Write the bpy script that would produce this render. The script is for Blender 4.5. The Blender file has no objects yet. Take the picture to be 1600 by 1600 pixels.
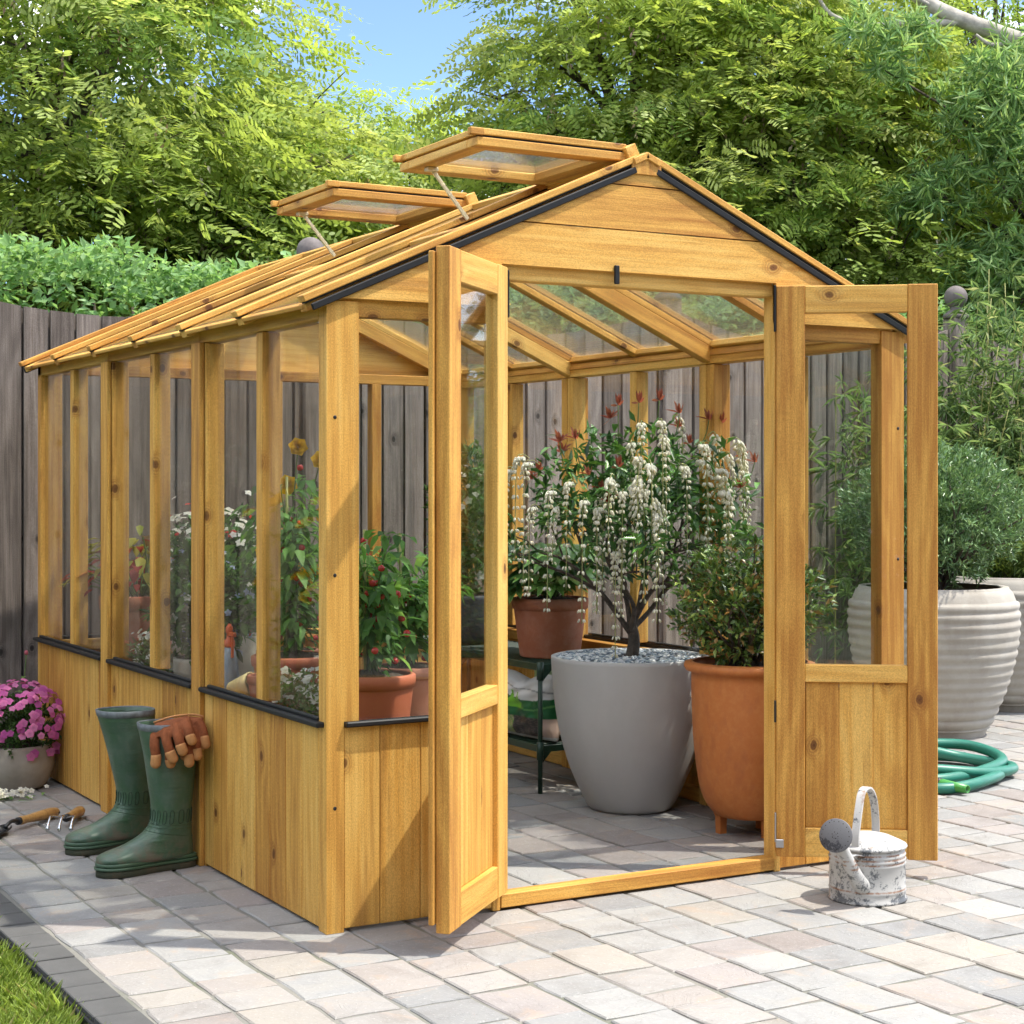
import bpy, bmesh, math, random
import numpy as np
from mathutils import Vector, Matrix

random.seed(7)
RNG = np.random.default_rng(11)
scn = bpy.context.scene
COL = scn.collection
PI = math.pi

# ------------------------------------------------------------------ camera, world, sun, exposure
cam_d = bpy.data.cameras.new("camera")
cam = bpy.data.objects.new("camera", cam_d)
COL.objects.link(cam)
cam.location = (-1.678, -3.839, 1.0856)
cam.rotation_euler = (math.radians(90), 0, math.radians(-29.71))
cam_d.lens = 61.13
cam_d.sensor_width = 36
cam_d.shift_y = -0.0298
cam_d.clip_end = 800
scn.camera = cam

SUN_EL = math.radians(64)
SUN_AZ = math.atan2(0.793, -0.609)          # clockwise from +Y
world = bpy.data.worlds.new("World")
scn.world = world
world.use_nodes = True
wn = world.node_tree.nodes
wl = world.node_tree.links
wn.clear()
w_out = wn.new("ShaderNodeOutputWorld")
w_bg = wn.new("ShaderNodeBackground")
w_bg.inputs["Strength"].default_value = 0.15
sky = wn.new("ShaderNodeTexSky")
sky.sky_type = 'NISHITA'
sky.sun_disc = False
sky.sun_elevation = SUN_EL
sky.sun_rotation = SUN_AZ
sky.air_density = 0.6
sky.dust_density = 0.1
sky.altitude = 2000
sky.ozone_density = 1.5
w_tc = wn.new("ShaderNodeTexCoord")
w_map = wn.new("ShaderNodeMapping")
w_map.inputs["Scale"].default_value = (1.0, 1.0, 3.2)
w_map.inputs["Location"].default_value = (8.84, 7.85, 2.6)
w_noise = wn.new("ShaderNodeTexNoise")
w_noise.inputs["Scale"].default_value = 2.6
w_noise.inputs["Detail"].default_value = 7
w_noise.inputs["Roughness"].default_value = 0.6
w_ramp = wn.new("ShaderNodeValToRGB")
w_ramp.color_ramp.elements[0].position = 0.46
w_ramp.color_ramp.elements[0].color = (0, 0, 0, 1)
w_ramp.color_ramp.elements[1].position = 0.66
w_mix = wn.new("ShaderNodeMixRGB")
w_mix.inputs[2].default_value = (15.0, 14.9, 14.6, 1)
wl.new(w_tc.outputs["Generated"], w_map.inputs["Vector"])
wl.new(w_map.outputs["Vector"], w_noise.inputs["Vector"])
wl.new(w_noise.outputs["Fac"], w_ramp.inputs["Fac"])
wl.new(w_ramp.outputs["Color"], w_mix.inputs[0])
wl.new(sky.outputs["Color"], w_mix.inputs[1])
wl.new(w_mix.outputs["Color"], w_bg.inputs["Color"])
wl.new(w_bg.outputs["Background"], w_out.inputs["Surface"])

sun_d = bpy.data.lights.new("sun", 'SUN')
sun_d.energy = 2.3
sun_d.angle = math.radians(0.8)
sun_d.color = (1.0, 0.94, 0.83)
sun = bpy.data.objects.new("sun", sun_d)
COL.objects.link(sun)
to_sun = Vector((0.793 * math.cos(SUN_EL), -0.609 * math.cos(SUN_EL), math.sin(SUN_EL)))
sun.rotation_euler = to_sun.to_track_quat('Z', 'Y').to_euler()
sun.location = (6, -6, 9)

scn.view_settings.view_transform = 'Standard'
scn.view_settings.look = 'None'
scn.view_settings.gamma = 1
scn.view_settings.use_curve_mapping = False
scn.view_settings.exposure = 1.42
scn.render.engine = 'CYCLES'
scn.cycles.use_denoising = True
scn.cycles.max_bounces = 10
scn.cycles.transparent_max_bounces = 24
scn.cycles.transmission_bounces = 8
scn.cycles.sample_clamp_indirect = 12
scn.cycles.caustics_refractive = True
scn.cycles.caustics_reflective = False

# ------------------------------------------------------------------ material helpers
def lin(h):
    """sRGB hex -> linear"""
    h = h.lstrip('#')
    o = []
    for i in (0, 2, 4):
        c = int(h[i:i + 2], 16) / 255
        o.append(c / 12.92 if c <= 0.04045 else ((c + 0.055) / 1.055) ** 2.4)
    return tuple(o) + (1,)

def new_mat(name):
    m = bpy.data.materials.new(name)
    m.use_nodes = True
    nt = m.node_tree
    nt.nodes.clear()
    out = nt.nodes.new("ShaderNodeOutputMaterial")
    return m, nt, out

class N:
    """tiny node-graph helper"""
    def __init__(s, nt): s.nt = nt
    def node(s, t, **kw):
        n = s.nt.nodes.new(t)
        for k, v in kw.items(): setattr(n, k, v)
        return n
    def link(s, a, b): s.nt.links.new(a, b)
    def put(s, v, sock):
        if hasattr(v, "is_output"): s.link(v, sock)
        else: sock.default_value = v
    def attr(s, name):
        n = s.node("ShaderNodeAttribute"); n.attribute_name = name; return n
    def obj(s): return s.node("ShaderNodeTexCoord").outputs["Object"]
    def mapping(s, vec, scale=(1, 1, 1), loc=(0, 0, 0)):
        n = s.node("ShaderNodeMapping"); s.link(vec, n.inputs["Vector"])
        n.inputs["Scale"].default_value = scale; n.inputs["Location"].default_value = loc
        return n.outputs["Vector"]
    def noise(s, vec, scale=5, detail=3, rough=0.5, dist=0, out="Fac"):
        n = s.node("ShaderNodeTexNoise")
        if vec is not None: s.link(vec, n.inputs["Vector"])
        n.inputs["Scale"].default_value = scale; n.inputs["Detail"].default_value = detail
        n.inputs["Roughness"].default_value = rough; n.inputs["Distortion"].default_value = dist
        return n.outputs[out]
    def math(s, op, a, b=0.0, c=None, clamp=False):
        n = s.node("ShaderNodeMath", operation=op, use_clamp=clamp)
        s.put(a, n.inputs[0]); s.put(b, n.inputs[1])
        if c is not None: s.put(c, n.inputs[2])
        return n.outputs[0]
    def ramp(s, fac, stops, interp='LINEAR'):
        n = s.node("ShaderNodeValToRGB"); s.link(fac, n.inputs["Fac"])
        cr = n.color_ramp; cr.interpolation = interp
        while len(cr.elements) < len(stops): cr.elements.new(0.5)
        for e, (p, c) in zip(cr.elements, stops):
            e.position = p; e.color = c if len(c) == 4 else tuple(c) + (1,)
        return n.outputs["Color"]
    def mix(s, fac, a, b, mode='MIX'):
        n = s.node("ShaderNodeMixRGB", blend_type=mode)
        s.put(fac, n.inputs[0]); s.put(a, n.inputs[1]); s.put(b, n.inputs[2])
        return n.outputs[0]
    def bump(s, h, strength=0.3, dist=0.01):
        n = s.node("ShaderNodeBump"); s.link(h, n.inputs["Height"])
        n.inputs["Strength"].default_value = strength; n.inputs["Distance"].default_value = dist
        return n.outputs["Normal"]
    def pbsdf(s, color, rough=0.6, normal=None, metallic=0.0, spec=0.5, coat=0.0):
        n = s.node("ShaderNodeBsdfPrincipled")
        s.put(color, n.inputs["Base Color"]); s.put(rough, n.inputs["Roughness"])
        s.put(metallic, n.inputs["Metallic"])
        n.inputs["Specular IOR Level"].default_value = spec
        n.inputs["Coat Weight"].default_value = coat
        if normal is not None: s.link(normal, n.inputs["Normal"])
        return n.outputs["BSDF"]
    def mixsh(s, fac, a, b):
        n = s.node("ShaderNodeMixShader"); s.put(fac, n.inputs[0]); s.link(a, n.inputs[1]); s.link(b, n.inputs[2])
        return n.outputs[0]

def C4(*a): return tuple(a) + (1,)

def wood_mat(name, light, mid, dark, knot, sat_noise=0.5, knots=True, grain_bump=0.25, rough=0.62):
    m, nt, out = new_mat(name); g = N(nt)
    gc = g.attr("gc").outputs["Vector"]
    tint = g.attr("tint").outputs["Fac"]
    sep = g.node("ShaderNodeSeparateXYZ"); g.link(gc, sep.inputs[0])
    u = g.math('ADD', sep.outputs[0], sep.outputs[1])
    comb = g.node("ShaderNodeCombineXYZ"); g.link(u, comb.inputs[0]); g.link(g.math("MULTIPLY", sep.outputs[2], 0.72), comb.inputs[1])
    flat = comb.outputs[0]
    # slow wander of the rings along the board
    wander = g.noise(g.mapping(gc, (5, 5, 0.9)), 1.0, 3, 0.55)
    vor = g.node("ShaderNodeTexVoronoi"); vor.voronoi_dimensions = '2D'; vor.feature = 'F1'
    g.link(flat, vor.inputs["Vector"]); vor.inputs["Scale"].default_value = 5.2
    vcol = g.node("ShaderNodeSeparateColor"); g.link(vor.outputs["Color"], vcol.inputs[0])
    keep = g.math('GREATER_THAN', vcol.outputs[0], 0.42)
    d = vor.outputs["Distance"]
    wob = g.noise(g.mapping(gc, (45, 45, 30)), 1.0, 3)
    d = g.math('ADD', d, g.math('MULTIPLY', g.math('SUBTRACT', wob, 0.5), 0.055))
    swirl = g.math('MULTIPLY', g.math('POWER', 2.718, g.math('MULTIPLY', d, -13.0)), keep)
    phase = g.math('ADD', g.math('MULTIPLY', u, 36.0), g.math('MULTIPLY', wander, 14.0))
    phase = g.math('ADD', phase, g.math('MULTIPLY', swirl, 5.0 if knots else 0.0))
    ring = g.math('MULTIPLY_ADD', g.math('SINE', g.math('MULTIPLY', phase, 3.2)), 0.5, 0.5)
    fine = g.noise(g.mapping(gc, (330, 330, 7)), 1.0, 4, 0.65)
    fine2 = g.noise(g.mapping(gc, (90, 90, 2.0)), 1.0, 3, 0.6)
    blot = g.noise(g.mapping(gc, (9, 9, 2.2)), 1.0, 3, 0.6)
    v = g.math('ADD', g.math('MULTIPLY', ring, 0.15), g.math('MULTIPLY', fine2, 0.68))
    v = g.math('ADD', v, g.math('MULTIPLY', blot, 0.48))
    v = g.math('ADD', v, g.math('MULTIPLY', g.math('SUBTRACT', tint, 0.5), 0.44))
    col = g.ramp(v, [(0.30, light), (0.62, mid), (0.95, dark)])
    streak = g.noise(g.mapping(gc, (22, 22, 1.3)), 1.0, 3, 0.6)
    col = g.mix(g.ramp(streak, [(0.54, C4(0, 0, 0)), (0.72, C4(0.55, 0.55, 0.55))]), col, tuple(0.55 * c for c in dark[:3]) + (1,) if not knots else tuple(0.5 * (a + b) for a, b in zip(dark[:3], knot[:3])) + (1,))
    pores = g.ramp(fine, [(0.30, C4(0.62, 0.55, 0.48)), (0.46, C4(1, 1, 1))])
    col = g.mix(0.55, col, pores, 'MULTIPLY')
    if knots:
        halo = g.math('MULTIPLY', g.ramp(d, [(0.03, C4(1, 1, 1)), (0.17, C4(0, 0, 0))]), keep)
        hring = g.math('MULTIPLY', halo, g.math('MULTIPLY_ADD', g.math('SINE', g.math('MULTIPLY', d, 190.0)), 0.25, 0.45))
        col = g.mix(hring, col, knot)
        core = g.math('MULTIPLY', g.ramp(d, [(0.030, C4(1, 1, 1)), (0.062, C4(0, 0, 0))]), keep)
        col = g.mix(g.math('MULTIPLY', core, 0.8), col, tuple(0.5 * c for c in knot[:3]) + (1,))
    h = g.math('ADD', g.math('MULTIPLY', fine, 0.8), g.math('MULTIPLY', ring, 0.35))
    grit = g.noise(g.mapping(gc, (520, 520, 240)), 1.0, 2, 0.6)
    col = g.mix(0.8, col, g.ramp(grit, [(0.34, C4(0.74, 0.70, 0.66)), (0.66, C4(1.16, 1.15, 1.12))]), 'MULTIPLY')
    h = g.math('ADD', h, g.math('MULTIPLY', grit, 0.8))
    b = g.pbsdf(col, rough, g.bump(h, grain_bump, 0.003), spec=0.35)
    g.link(b, out.inputs["Surface"])
    return m

M = {}
M['wood'] = wood_mat("honey_pine", C4(0.81, 0.520, 0.150), C4(0.69, 0.378, 0.082), C4(0.45, 0.20, 0.037), C4(0.19, 0.055, 0.012))
M['fence'] = wood_mat("weathered_fence_wood", C4(0.37, 0.325, 0.295), C4(0.235, 0.20, 0.18), C4(0.11, 0.091, 0.08), C4(0.035, 0.028, 0.025), grain_bump=0.9, rough=0.85)
M['handle_wood'] = wood_mat("varnished_ash", C4(0.62, 0.40, 0.17), C4(0.52, 0.30, 0.11), C4(0.38, 0.19, 0.06), C4(0.3, 0.14, 0.04), knots=False, grain_bump=0.05, rough=0.35)

def plain(name, color, rough=0.5, metallic=0.0, var=0.12, scale=30, bump=0.0, spec=0.5, detail=4):
    m, nt, out = new_mat(name); g = N(nt)
    n = g.noise(g.obj(), scale, detail, 0.6)
    lo = tuple(c * (1 - var) for c in color[:3]) + (1,)
    hi = tuple(min(1, c * (1 + var)) for c in color[:3]) + (1,)
    col = g.ramp(n, [(0.3, lo), (0.7, hi)])
    nor = g.bump(g.noise(g.obj(), scale * 4, 3), bump, 0.004) if bump else None
    g.link(g.pbsdf(col, rough, nor, metallic, spec), out.inputs["Surface"])
    return m

M['black'] = plain("black_rubber_trim", C4(0.014, 0.015, 0.017), 0.5, spec=0.3)
M['seal'] = plain("dark_seal", C4(0.012, 0.010, 0.008), 0.8)
M['brass'] = plain("pale_brass", C4(0.74, 0.66, 0.46), 0.35, 0.15)
M['steel'] = plain("galvanised_steel", C4(0.42, 0.42, 0.44), 0.4, 0.8)
M['chrome'] = plain("polished_steel", C4(0.62, 0.63, 0.65), 0.15, 1.0, var=0.05)
M['dark_steel'] = plain("black_coated_steel", C4(0.025, 0.025, 0.028), 0.35, 0.3)
M['rack'] = plain("dark_green_enamel", C4(0.018, 0.05, 0.03), 0.4)
M['soil'] = plain("potting_soil", C4(0.055, 0.038, 0.026), 0.95, var=0.6, scale=90, bump=1.0)
M['sand_soil'] = plain("grey_brown_soil", C4(0.10, 0.08, 0.065), 0.95, var=0.5, scale=120, bump=1.0)
M['bark'] = plain("dark_bark", C4(0.085, 0.066, 0.052), 0.9, var=0.5, scale=35, bump=0.8)
M['pale_bark'] = plain("pale_grey_bark", C4(0.36, 0.33, 0.28), 0.85, var=0.35, scale=14, bump=0.6)
M['stem'] = plain("green_stem", C4(0.10, 0.16, 0.04), 0.7, var=0.3)
M['cane'] = plain("yellow_green_cane", C4(0.30, 0.30, 0.09), 0.5, var=0.3)
M['cream'] = plain("cream_stoneware", C4(0.52, 0.47, 0.38), 0.6, var=0.12, scale=14, bump=0.15)
M['taupe'] = plain("taupe_stoneware", C4(0.32, 0.28, 0.235), 0.75, var=0.28, scale=7, bump=0.25)
M['grey_pot_plain'] = plain("grey_fibre_clay", C4(0.37, 0.36, 0.35), 0.7, var=0.07, scale=5, bump=0.12)
M['slate_pot'] = plain("slate_grey_pot", C4(0.07, 0.075, 0.085), 0.55, var=0.15, scale=8)
M['yellow_clay'] = plain("pale_yellow_clay", C4(0.66, 0.54, 0.26), 0.6)
M['orange_plastic'] = plain("orange_plastic", C4(0.72, 0.12, 0.02), 0.35, var=0.05)
M['grey_plastic'] = plain("grey_bottle_plastic", C4(0.30, 0.36, 0.42), 0.3, var=0.08)
M['green_plastic'] = plain("green_plastic", C4(0.05, 0.28, 0.045), 0.3, var=0.06)
M['red_fruit'] = plain("red_fruit_skin", C4(0.50, 0.025, 0.02), 0.22, var=0.25, scale=18)
M['leather'] = plain("brown_suede", C4(0.24, 0.075, 0.030), 0.9, var=0.22, scale=40, bump=0.5, spec=0.2)
M['tan_leather'] = plain("tan_suede", C4(0.52, 0.25, 0.10), 0.85, var=0.15, scale=40, bump=0.4, spec=0.25)
M['mortar_plain'] = plain("sandy_joint", C4(0.19, 0.185, 0.165), 0.95, var=0.45, scale=160, bump=0.8)
M['inner'] = plain('dark_hedge_core', C4(0.03, 0.055, 0.015), 0.95, var=0.6, scale=5)
M['earth'] = plain("garden_earth", C4(0.06, 0.065, 0.03), 0.95, var=0.5, scale=6, bump=0.8)
M['lawn'] = plain("lawn_base", C4(0.05, 0.085, 0.018), 0.95, var=0.4, scale=40, bump=0.6)

def mottled(name, base, pale, dark, scale, rough=0.75, bump=0.2, amount=0.6):
    """fired clay: body colour, pale lime bloom, darker damp patches"""
    m, nt, out = new_mat(name); g = N(nt)
    o = g.obj()
    n1 = g.noise(o, scale, 6, 0.65); n2 = g.noise(g.mapping(o, (1, 1, 0.5), (3, 5, 1)), scale * 0.6, 5, 0.6)
    col = g.mix(g.ramp(n1, [(0.45, C4(0, 0, 0)), (0.75, C4(amount, amount, amount))]), base, pale)
    col = g.mix(g.ramp(n2, [(0.5, C4(0, 0, 0)), (0.75, C4(0.8, 0.8, 0.8))]), col, dark)
    fine = g.noise(o, scale * 20, 3)
    g.link(g.pbsdf(col, rough, g.bump(fine, bump, 0.002)), out.inputs["Surface"])
    return m

M['mortar'] = mottled('sandy_joint_with_moss', C4(0.19, 0.185, 0.165), C4(0.27, 0.255, 0.22), C4(0.085, 0.105, 0.05), 5, 0.95, 0.8, 0.8)
M['terracotta'] = mottled("weathered_terracotta", C4(0.44, 0.15, 0.075), C4(0.62, 0.36, 0.26), C4(0.30, 0.085, 0.04), 9)
M['terracotta_red'] = mottled("smooth_terracotta", C4(0.42, 0.115, 0.05), C4(0.47, 0.15, 0.075), C4(0.34, 0.085, 0.035), 6, 0.6, 0.08, 0.5)
M['terracotta_pale'] = mottled("pale_terracotta", C4(0.47, 0.19, 0.11), C4(0.56, 0.28, 0.18), C4(0.36, 0.12, 0.06), 7, 0.7, 0.1, 0.5)
M['grey_pot'] = mottled('grey_fibre_clay_stained', C4(0.47, 0.46, 0.445), C4(0.53, 0.52, 0.505), C4(0.39, 0.375, 0.355), 4, 0.75, 0.15, 0.6)
M['orange_clay'] = mottled("rust_orange_glaze", C4(0.56, 0.185, 0.046), C4(0.64, 0.265, 0.080), C4(0.44, 0.13, 0.042), 42, 0.6, 0.12, 0.6)
M['white_clay'] = mottled("whitewashed_clay", C4(0.38, 0.352, 0.31), C4(0.47, 0.45, 0.415), C4(0.235, 0.205, 0.17), 9, 0.88, 0.35, 0.7)
M['rubber'] = mottled("green_boot_rubber", C4(0.05, 0.10, 0.055), C4(0.08, 0.13, 0.095), C4(0.034, 0.085, 0.034), 6, 0.36, 0.05, 0.6)
M['rubber_dark'] = plain("dark_green_rubber", C4(0.02, 0.045, 0.026), 0.5)
M['rubber_sole'] = mottled("muddy_sole_rubber", C4(0.055, 0.06, 0.035), C4(0.13, 0.085, 0.05), C4(0.03, 0.04, 0.025), 22, 0.8, 0.4, 0.9)
M['boot_band'] = plain("grey_boot_binding", C4(0.14, 0.155, 0.17), 0.5, var=0.3, scale=60)
M['hose'] = plain("turquoise_hose", C4(0.022, 0.175, 0.125), 0.4, var=0.08)
M['stone_finial'] = plain("grey_turned_wood", C4(0.15, 0.13, 0.125), 0.85, var=0.25, scale=18, bump=0.4)

def boot_mat():
    m, nt, out = new_mat("muddy_boot_rubber"); g = N(nt)
    o = g.obj(); sep = g.node("ShaderNodeSeparateXYZ"); g.link(o, sep.inputs[0])
    n = g.noise(o, 9, 5, 0.6); f = g.noise(o, 70, 4, 0.7)
    col = g.ramp(n, [(0.3, C4(0.045, 0.105, 0.048)), (0.5, C4(0.065, 0.12, 0.078)), (0.75, C4(0.11, 0.165, 0.125))])
    mud = g.math('MULTIPLY', g.ramp(g.noise(g.mapping(o, (1, 1, 1), (4, 2, 7)), 14, 6, 0.7), [(0.46, C4(0, 0, 0)), (0.58, C4(1, 1, 1))]),
                 g.ramp(sep.outputs[2], [(0.035, C4(0.8, 0.8, 0.8)), (0.105, C4(0, 0, 0))]))
    col = g.mix(mud, col, C4(0.17, 0.115, 0.08))
    dust = g.ramp(f, [(0.52, C4(0, 0, 0)), (0.75, C4(0.35, 0.35, 0.35))])
    col = g.mix(dust, col, C4(0.16, 0.17, 0.13))
    r = g.math('ADD', 0.33, g.math('MULTIPLY', mud, 0.5))
    cr = g.noise(g.mapping(o, (7, 7, 34)), 1.0, 4, 0.55, 0.8)
    g.link(g.pbsdf(col, r, g.bump(g.math('ADD', g.math('MULTIPLY', cr, 0.9), g.math('MULTIPLY', f, 0.12)), 0.35, 0.012)), out.inputs["Surface"])
    return m
M['boot'] = boot_mat()

def can_mat(name, base, chip, rust, amount):
    m, nt, out = new_mat(name); g = N(nt)
    o = g.obj()
    n1 = g.noise(o, 26, 8, 0.72); n2 = g.noise(g.mapping(o, (1, 1, 1), (7, 1, 3)), 11, 6, 0.65)
    big = g.noise(g.mapping(o, (1, 1, 1), (1, 9, 4)), 7, 3)
    sep = g.node("ShaderNodeSeparateXYZ"); g.link(o, sep.inputs[0])
    low = g.ramp(sep.outputs[2], [(0.0, C4(0.10, 0.10, 0.10)), (0.030, C4(0.0, 0.0, 0.0))])
    s = g.math('ADD', g.math('ADD', g.math('MULTIPLY', n1, 0.65), g.math('MULTIPLY', big, 0.35)), low)
    speck = g.noise(g.mapping(o, (1, 1, 1), (2, 2, 9)), 210, 3, 0.7)
    s = g.math('ADD', s, g.math('MULTIPLY', g.math('SUBTRACT', speck, 0.5), 0.22))
    chips = g.ramp(s, [(amount, C4(0, 0, 0)), (amount + 0.05, C4(.95, .95, .95))])
    col = g.mix(g.math('MULTIPLY', n2, 0.25), base, tuple(c * 0.7 for c in base[:3]) + (1,))
    col = g.mix(chips, col, chip)
    col = g.mix(g.ramp(n2, [(0.60, C4(0, 0, 0)), (0.68, C4(0.85, 0.85, 0.85))]), col, rust)
    for zc in (0.1035, 0.1150, 0.1265, 0.034):          # rust lodged in the beaded grooves
        dz = g.math('ABSOLUTE', g.math('SUBTRACT', sep.outputs[2], zc))
        line = g.ramp(dz, [(0.0012, C4(0.95, 0.95, 0.95)), (0.0030, C4(0, 0, 0))])
        col = g.mix(g.math('MULTIPLY', line, g.ramp(n1, [(0.42, C4(0, 0, 0)), (0.52, C4(1, 1, 1))])), col, rust)
    g.link(g.pbsdf(col, 0.6, g.bump(n1, 0.25, 0.002), g.math('MULTIPLY', chips, 0.4)), out.inputs["Surface"])
    return m
M['can'] = can_mat("chipped_white_enamel", C4(0.48, 0.475, 0.465), C4(0.11, 0.12, 0.135), C4(0.24, 0.10, 0.035), 0.53)
M['rose'] = can_mat("tarnished_zinc", C4(0.13, 0.13, 0.14), C4(0.05, 0.05, 0.06), C4(0.34, 0.34, 0.34), 0.50)

def paver_mat():
    m, nt, out = new_mat("riven_sandstone"); g = N(nt)
    gc = g.attr("gc").outputs["Vector"]
    base = g.attr("col").outputs["Color"]
    cl = g.noise(gc, 6, 5, 0.6, 0.6); sp = g.noise(gc, 130, 4, 0.7); vein = g.noise(gc, 3.2, 6, 0.7, 2.0)
    f = g.ramp(cl, [(0.3, C4(0.82, 0.80, 0.78)), (0.5, C4(1, 1, 1)), (0.72, C4(1.06, 1.03, 0.98))])
    col = g.mix(1.0, base, f, 'MULTIPLY')
    col = g.mix(g.ramp(vein, [(0.56, C4(0, 0, 0)), (0.66, C4(0.38, 0.38, 0.38))]), col, C4(0.42, 0.30, 0.21))
    col = g.mix(g.ramp(sp, [(0.56, C4(0, 0, 0)), (0.72, C4(0.30, 0.30, 0.30))]), col, C4(0.62, 0.61, 0.59))
    h = g.math('ADD', g.math('MULTIPLY', cl, 1.6), g.math('MULTIPLY', sp, 0.35))
    h2 = g.ramp(vein, [(0.48, C4(0, 0, 0)), (0.50, C4(1, 1, 1))])
    h = g.math('ADD', h, g.math('MULTIPLY', h2, 0.25))
    g.link(g.pbsdf(col, 0.72, g.bump(h, 0.55, 0.006), spec=0.35), out.inputs["Surface"])
    return m
M['paver'] = paver_mat()

def kerb_mat():
    m, nt, out = new_mat("grey_concrete_sett"); g = N(nt)
    gc = g.attr("gc").outputs["Vector"]
    n = g.noise(gc, 9, 4, 0.6); sp = g.noise(gc, 260, 3, 0.8)
    col = g.ramp(n, [(0.3, C4(0.072, 0.072, 0.071)), (0.7, C4(0.10, 0.099, 0.097))])
    col = g.mix(g.ramp(sp, [(0.55, C4(0, 0, 0)), (0.72, C4(0.5, 0.5, 0.5))]), col, C4(0.05, 0.05, 0.05))
    g.link(g.pbsdf(col, 0.85, g.bump(sp, 0.35, 0.002)), out.inputs["Surface"])
    return m
M['kerb'] = kerb_mat()

def both_sides(g, ior):
    """the same reflectance from either face of a thin sheet"""
    bf = g.node("ShaderNodeNewGeometry").outputs["Backfacing"]
    return g.math('ADD', ior, g.math('MULTIPLY', bf, 1 / ior - ior))

def glass_mat():
    m, nt, out = new_mat("clear_glazing"); g = N(nt)
    tr = g.node("ShaderNodeBsdfTransparent"); tr.inputs["Color"].default_value = (0.955, 0.968, 0.965, 1)
    gl = g.node("ShaderNodeBsdfGlossy"); gl.inputs["Roughness"].default_value = 0.015
    fr = g.node("ShaderNodeFresnel"); g.link(both_sides(g, 1.42), fr.inputs["IOR"])
    g.link(g.mixsh(fr.outputs[0], tr.outputs[0], gl.outputs[0]), out.inputs["Surface"])
    return m
M['glass'] = glass_mat()

def poly_mat():
    """twin-wall polycarbonate: lets light through, smears what lies behind along its flutes"""
    m, nt, out = new_mat("fluted_polycarbonate"); g = N(nt)
    gc = g.attr("gc").outputs["Vector"]
    st = g.noise(g.mapping(gc, (150, 150, 2.0)), 1.0, 3, 0.6)
    nor = g.bump(st, 0.9, 0.03)
    tr = g.node("ShaderNodeBsdfTransparent"); tr.inputs["Color"].default_value = (0.97, 0.98, 0.97, 1)
    rf = g.node("ShaderNodeBsdfRefraction"); rf.inputs["Roughness"].default_value = 0.22; rf.inputs["IOR"].default_value = 1.08
    rf.inputs["Color"].default_value = (0.97, 0.98, 0.97, 1); g.link(nor, rf.inputs["Normal"])
    tl = g.node("ShaderNodeBsdfTranslucent"); tl.inputs["Color"].default_value = (0.85, 0.87, 0.86, 1)
    gl = g.node("ShaderNodeBsdfGlossy"); gl.inputs["Roughness"].default_value = 0.12
    fr = g.node("ShaderNodeFresnel"); g.link(both_sides(g, 1.5), fr.inputs["IOR"])
    s = g.mixsh(0.28, tr.outputs[0], rf.outputs[0])
    s = g.mixsh(0.015, s, tl.outputs[0])
    s = g.mixsh(fr.outputs[0], s, gl.outputs[0])
    g.link(s, out.inputs["Surface"])
    return m
M['poly'] = poly_mat()

def leaf_mat(name, trans=0.35, rough=0.5, spec=0.4, veins=False):
    m, nt, out = new_mat(name); g = N(nt)
    col = g.attr("col").outputs["Color"]
    n = g.noise(g.obj(), 9, 3, 0.6)
    col = g.mix(1.0, col, g.ramp(n, [(0.25, C4(0.78, 0.82, 0.75)), (0.75, C4(1.18, 1.12, 1.05))]), 'MULTIPLY')
    b = g.pbsdf(col, rough, None, spec=spec)
    t = g.node("ShaderNodeBsdfTranslucent")
    g.link(g.mix(1.0, col, C4(1.2, 1.12, 0.75), 'MULTIPLY'), t.inputs["Color"])
    g.link(g.mixsh(trans, b, t.outputs[0]), out.inputs["Surface"])
    return m
M['leaf'] = leaf_mat("foliage", 0.50, 0.5, 0.3)
M['gloss_leaf'] = leaf_mat("glossy_foliage", 0.22, 0.28, 0.5)
M['petal'] = leaf_mat("petals", 0.35, 0.55, 0.25)
M['grass'] = leaf_mat("grass_blades", 0.35, 0.5, 0.3)
def vcol_mat(name, rough=0.5, bump=0.0):
    m, nt, out = new_mat(name); g = N(nt)
    col = g.attr("col").outputs["Color"]
    n = g.noise(g.obj(), 60, 3)
    g.link(g.pbsdf(col, rough, g.bump(n, bump, 0.003) if bump else None), out.inputs["Surface"])
    return m
M['printed'] = vcol_mat("printed_film", 0.35)
M['pebble'] = vcol_mat("polished_pebbles", 0.4)

# ------------------------------------------------------------------ object helpers
def tag(o, label=None, cat=None, group=None, kind=None):
    if label: o["label"] = label
    if cat: o["category"] = cat
    if group: o["group"] = group
    if kind: o["kind"] = kind
    return o

def thing(name, loc, label, cat, group=None, rz=0.0):
    o = bpy.data.objects.new(name, None)
    o.empty_display_size = 0.1
    COL.objects.link(o)
    o.location = loc
    o.rotation_euler = (0, 0, rz)
    return tag(o, label, cat, group)

def link_mesh(name, me, parent=None, loc=None, rot=None):
    o = bpy.data.objects.new(name, me)
    COL.objects.link(o)
    if parent is not None: o.parent = parent
    if loc is not None: o.location = loc
    if rot is not None: o.rotation_euler = rot
    return o

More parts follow.
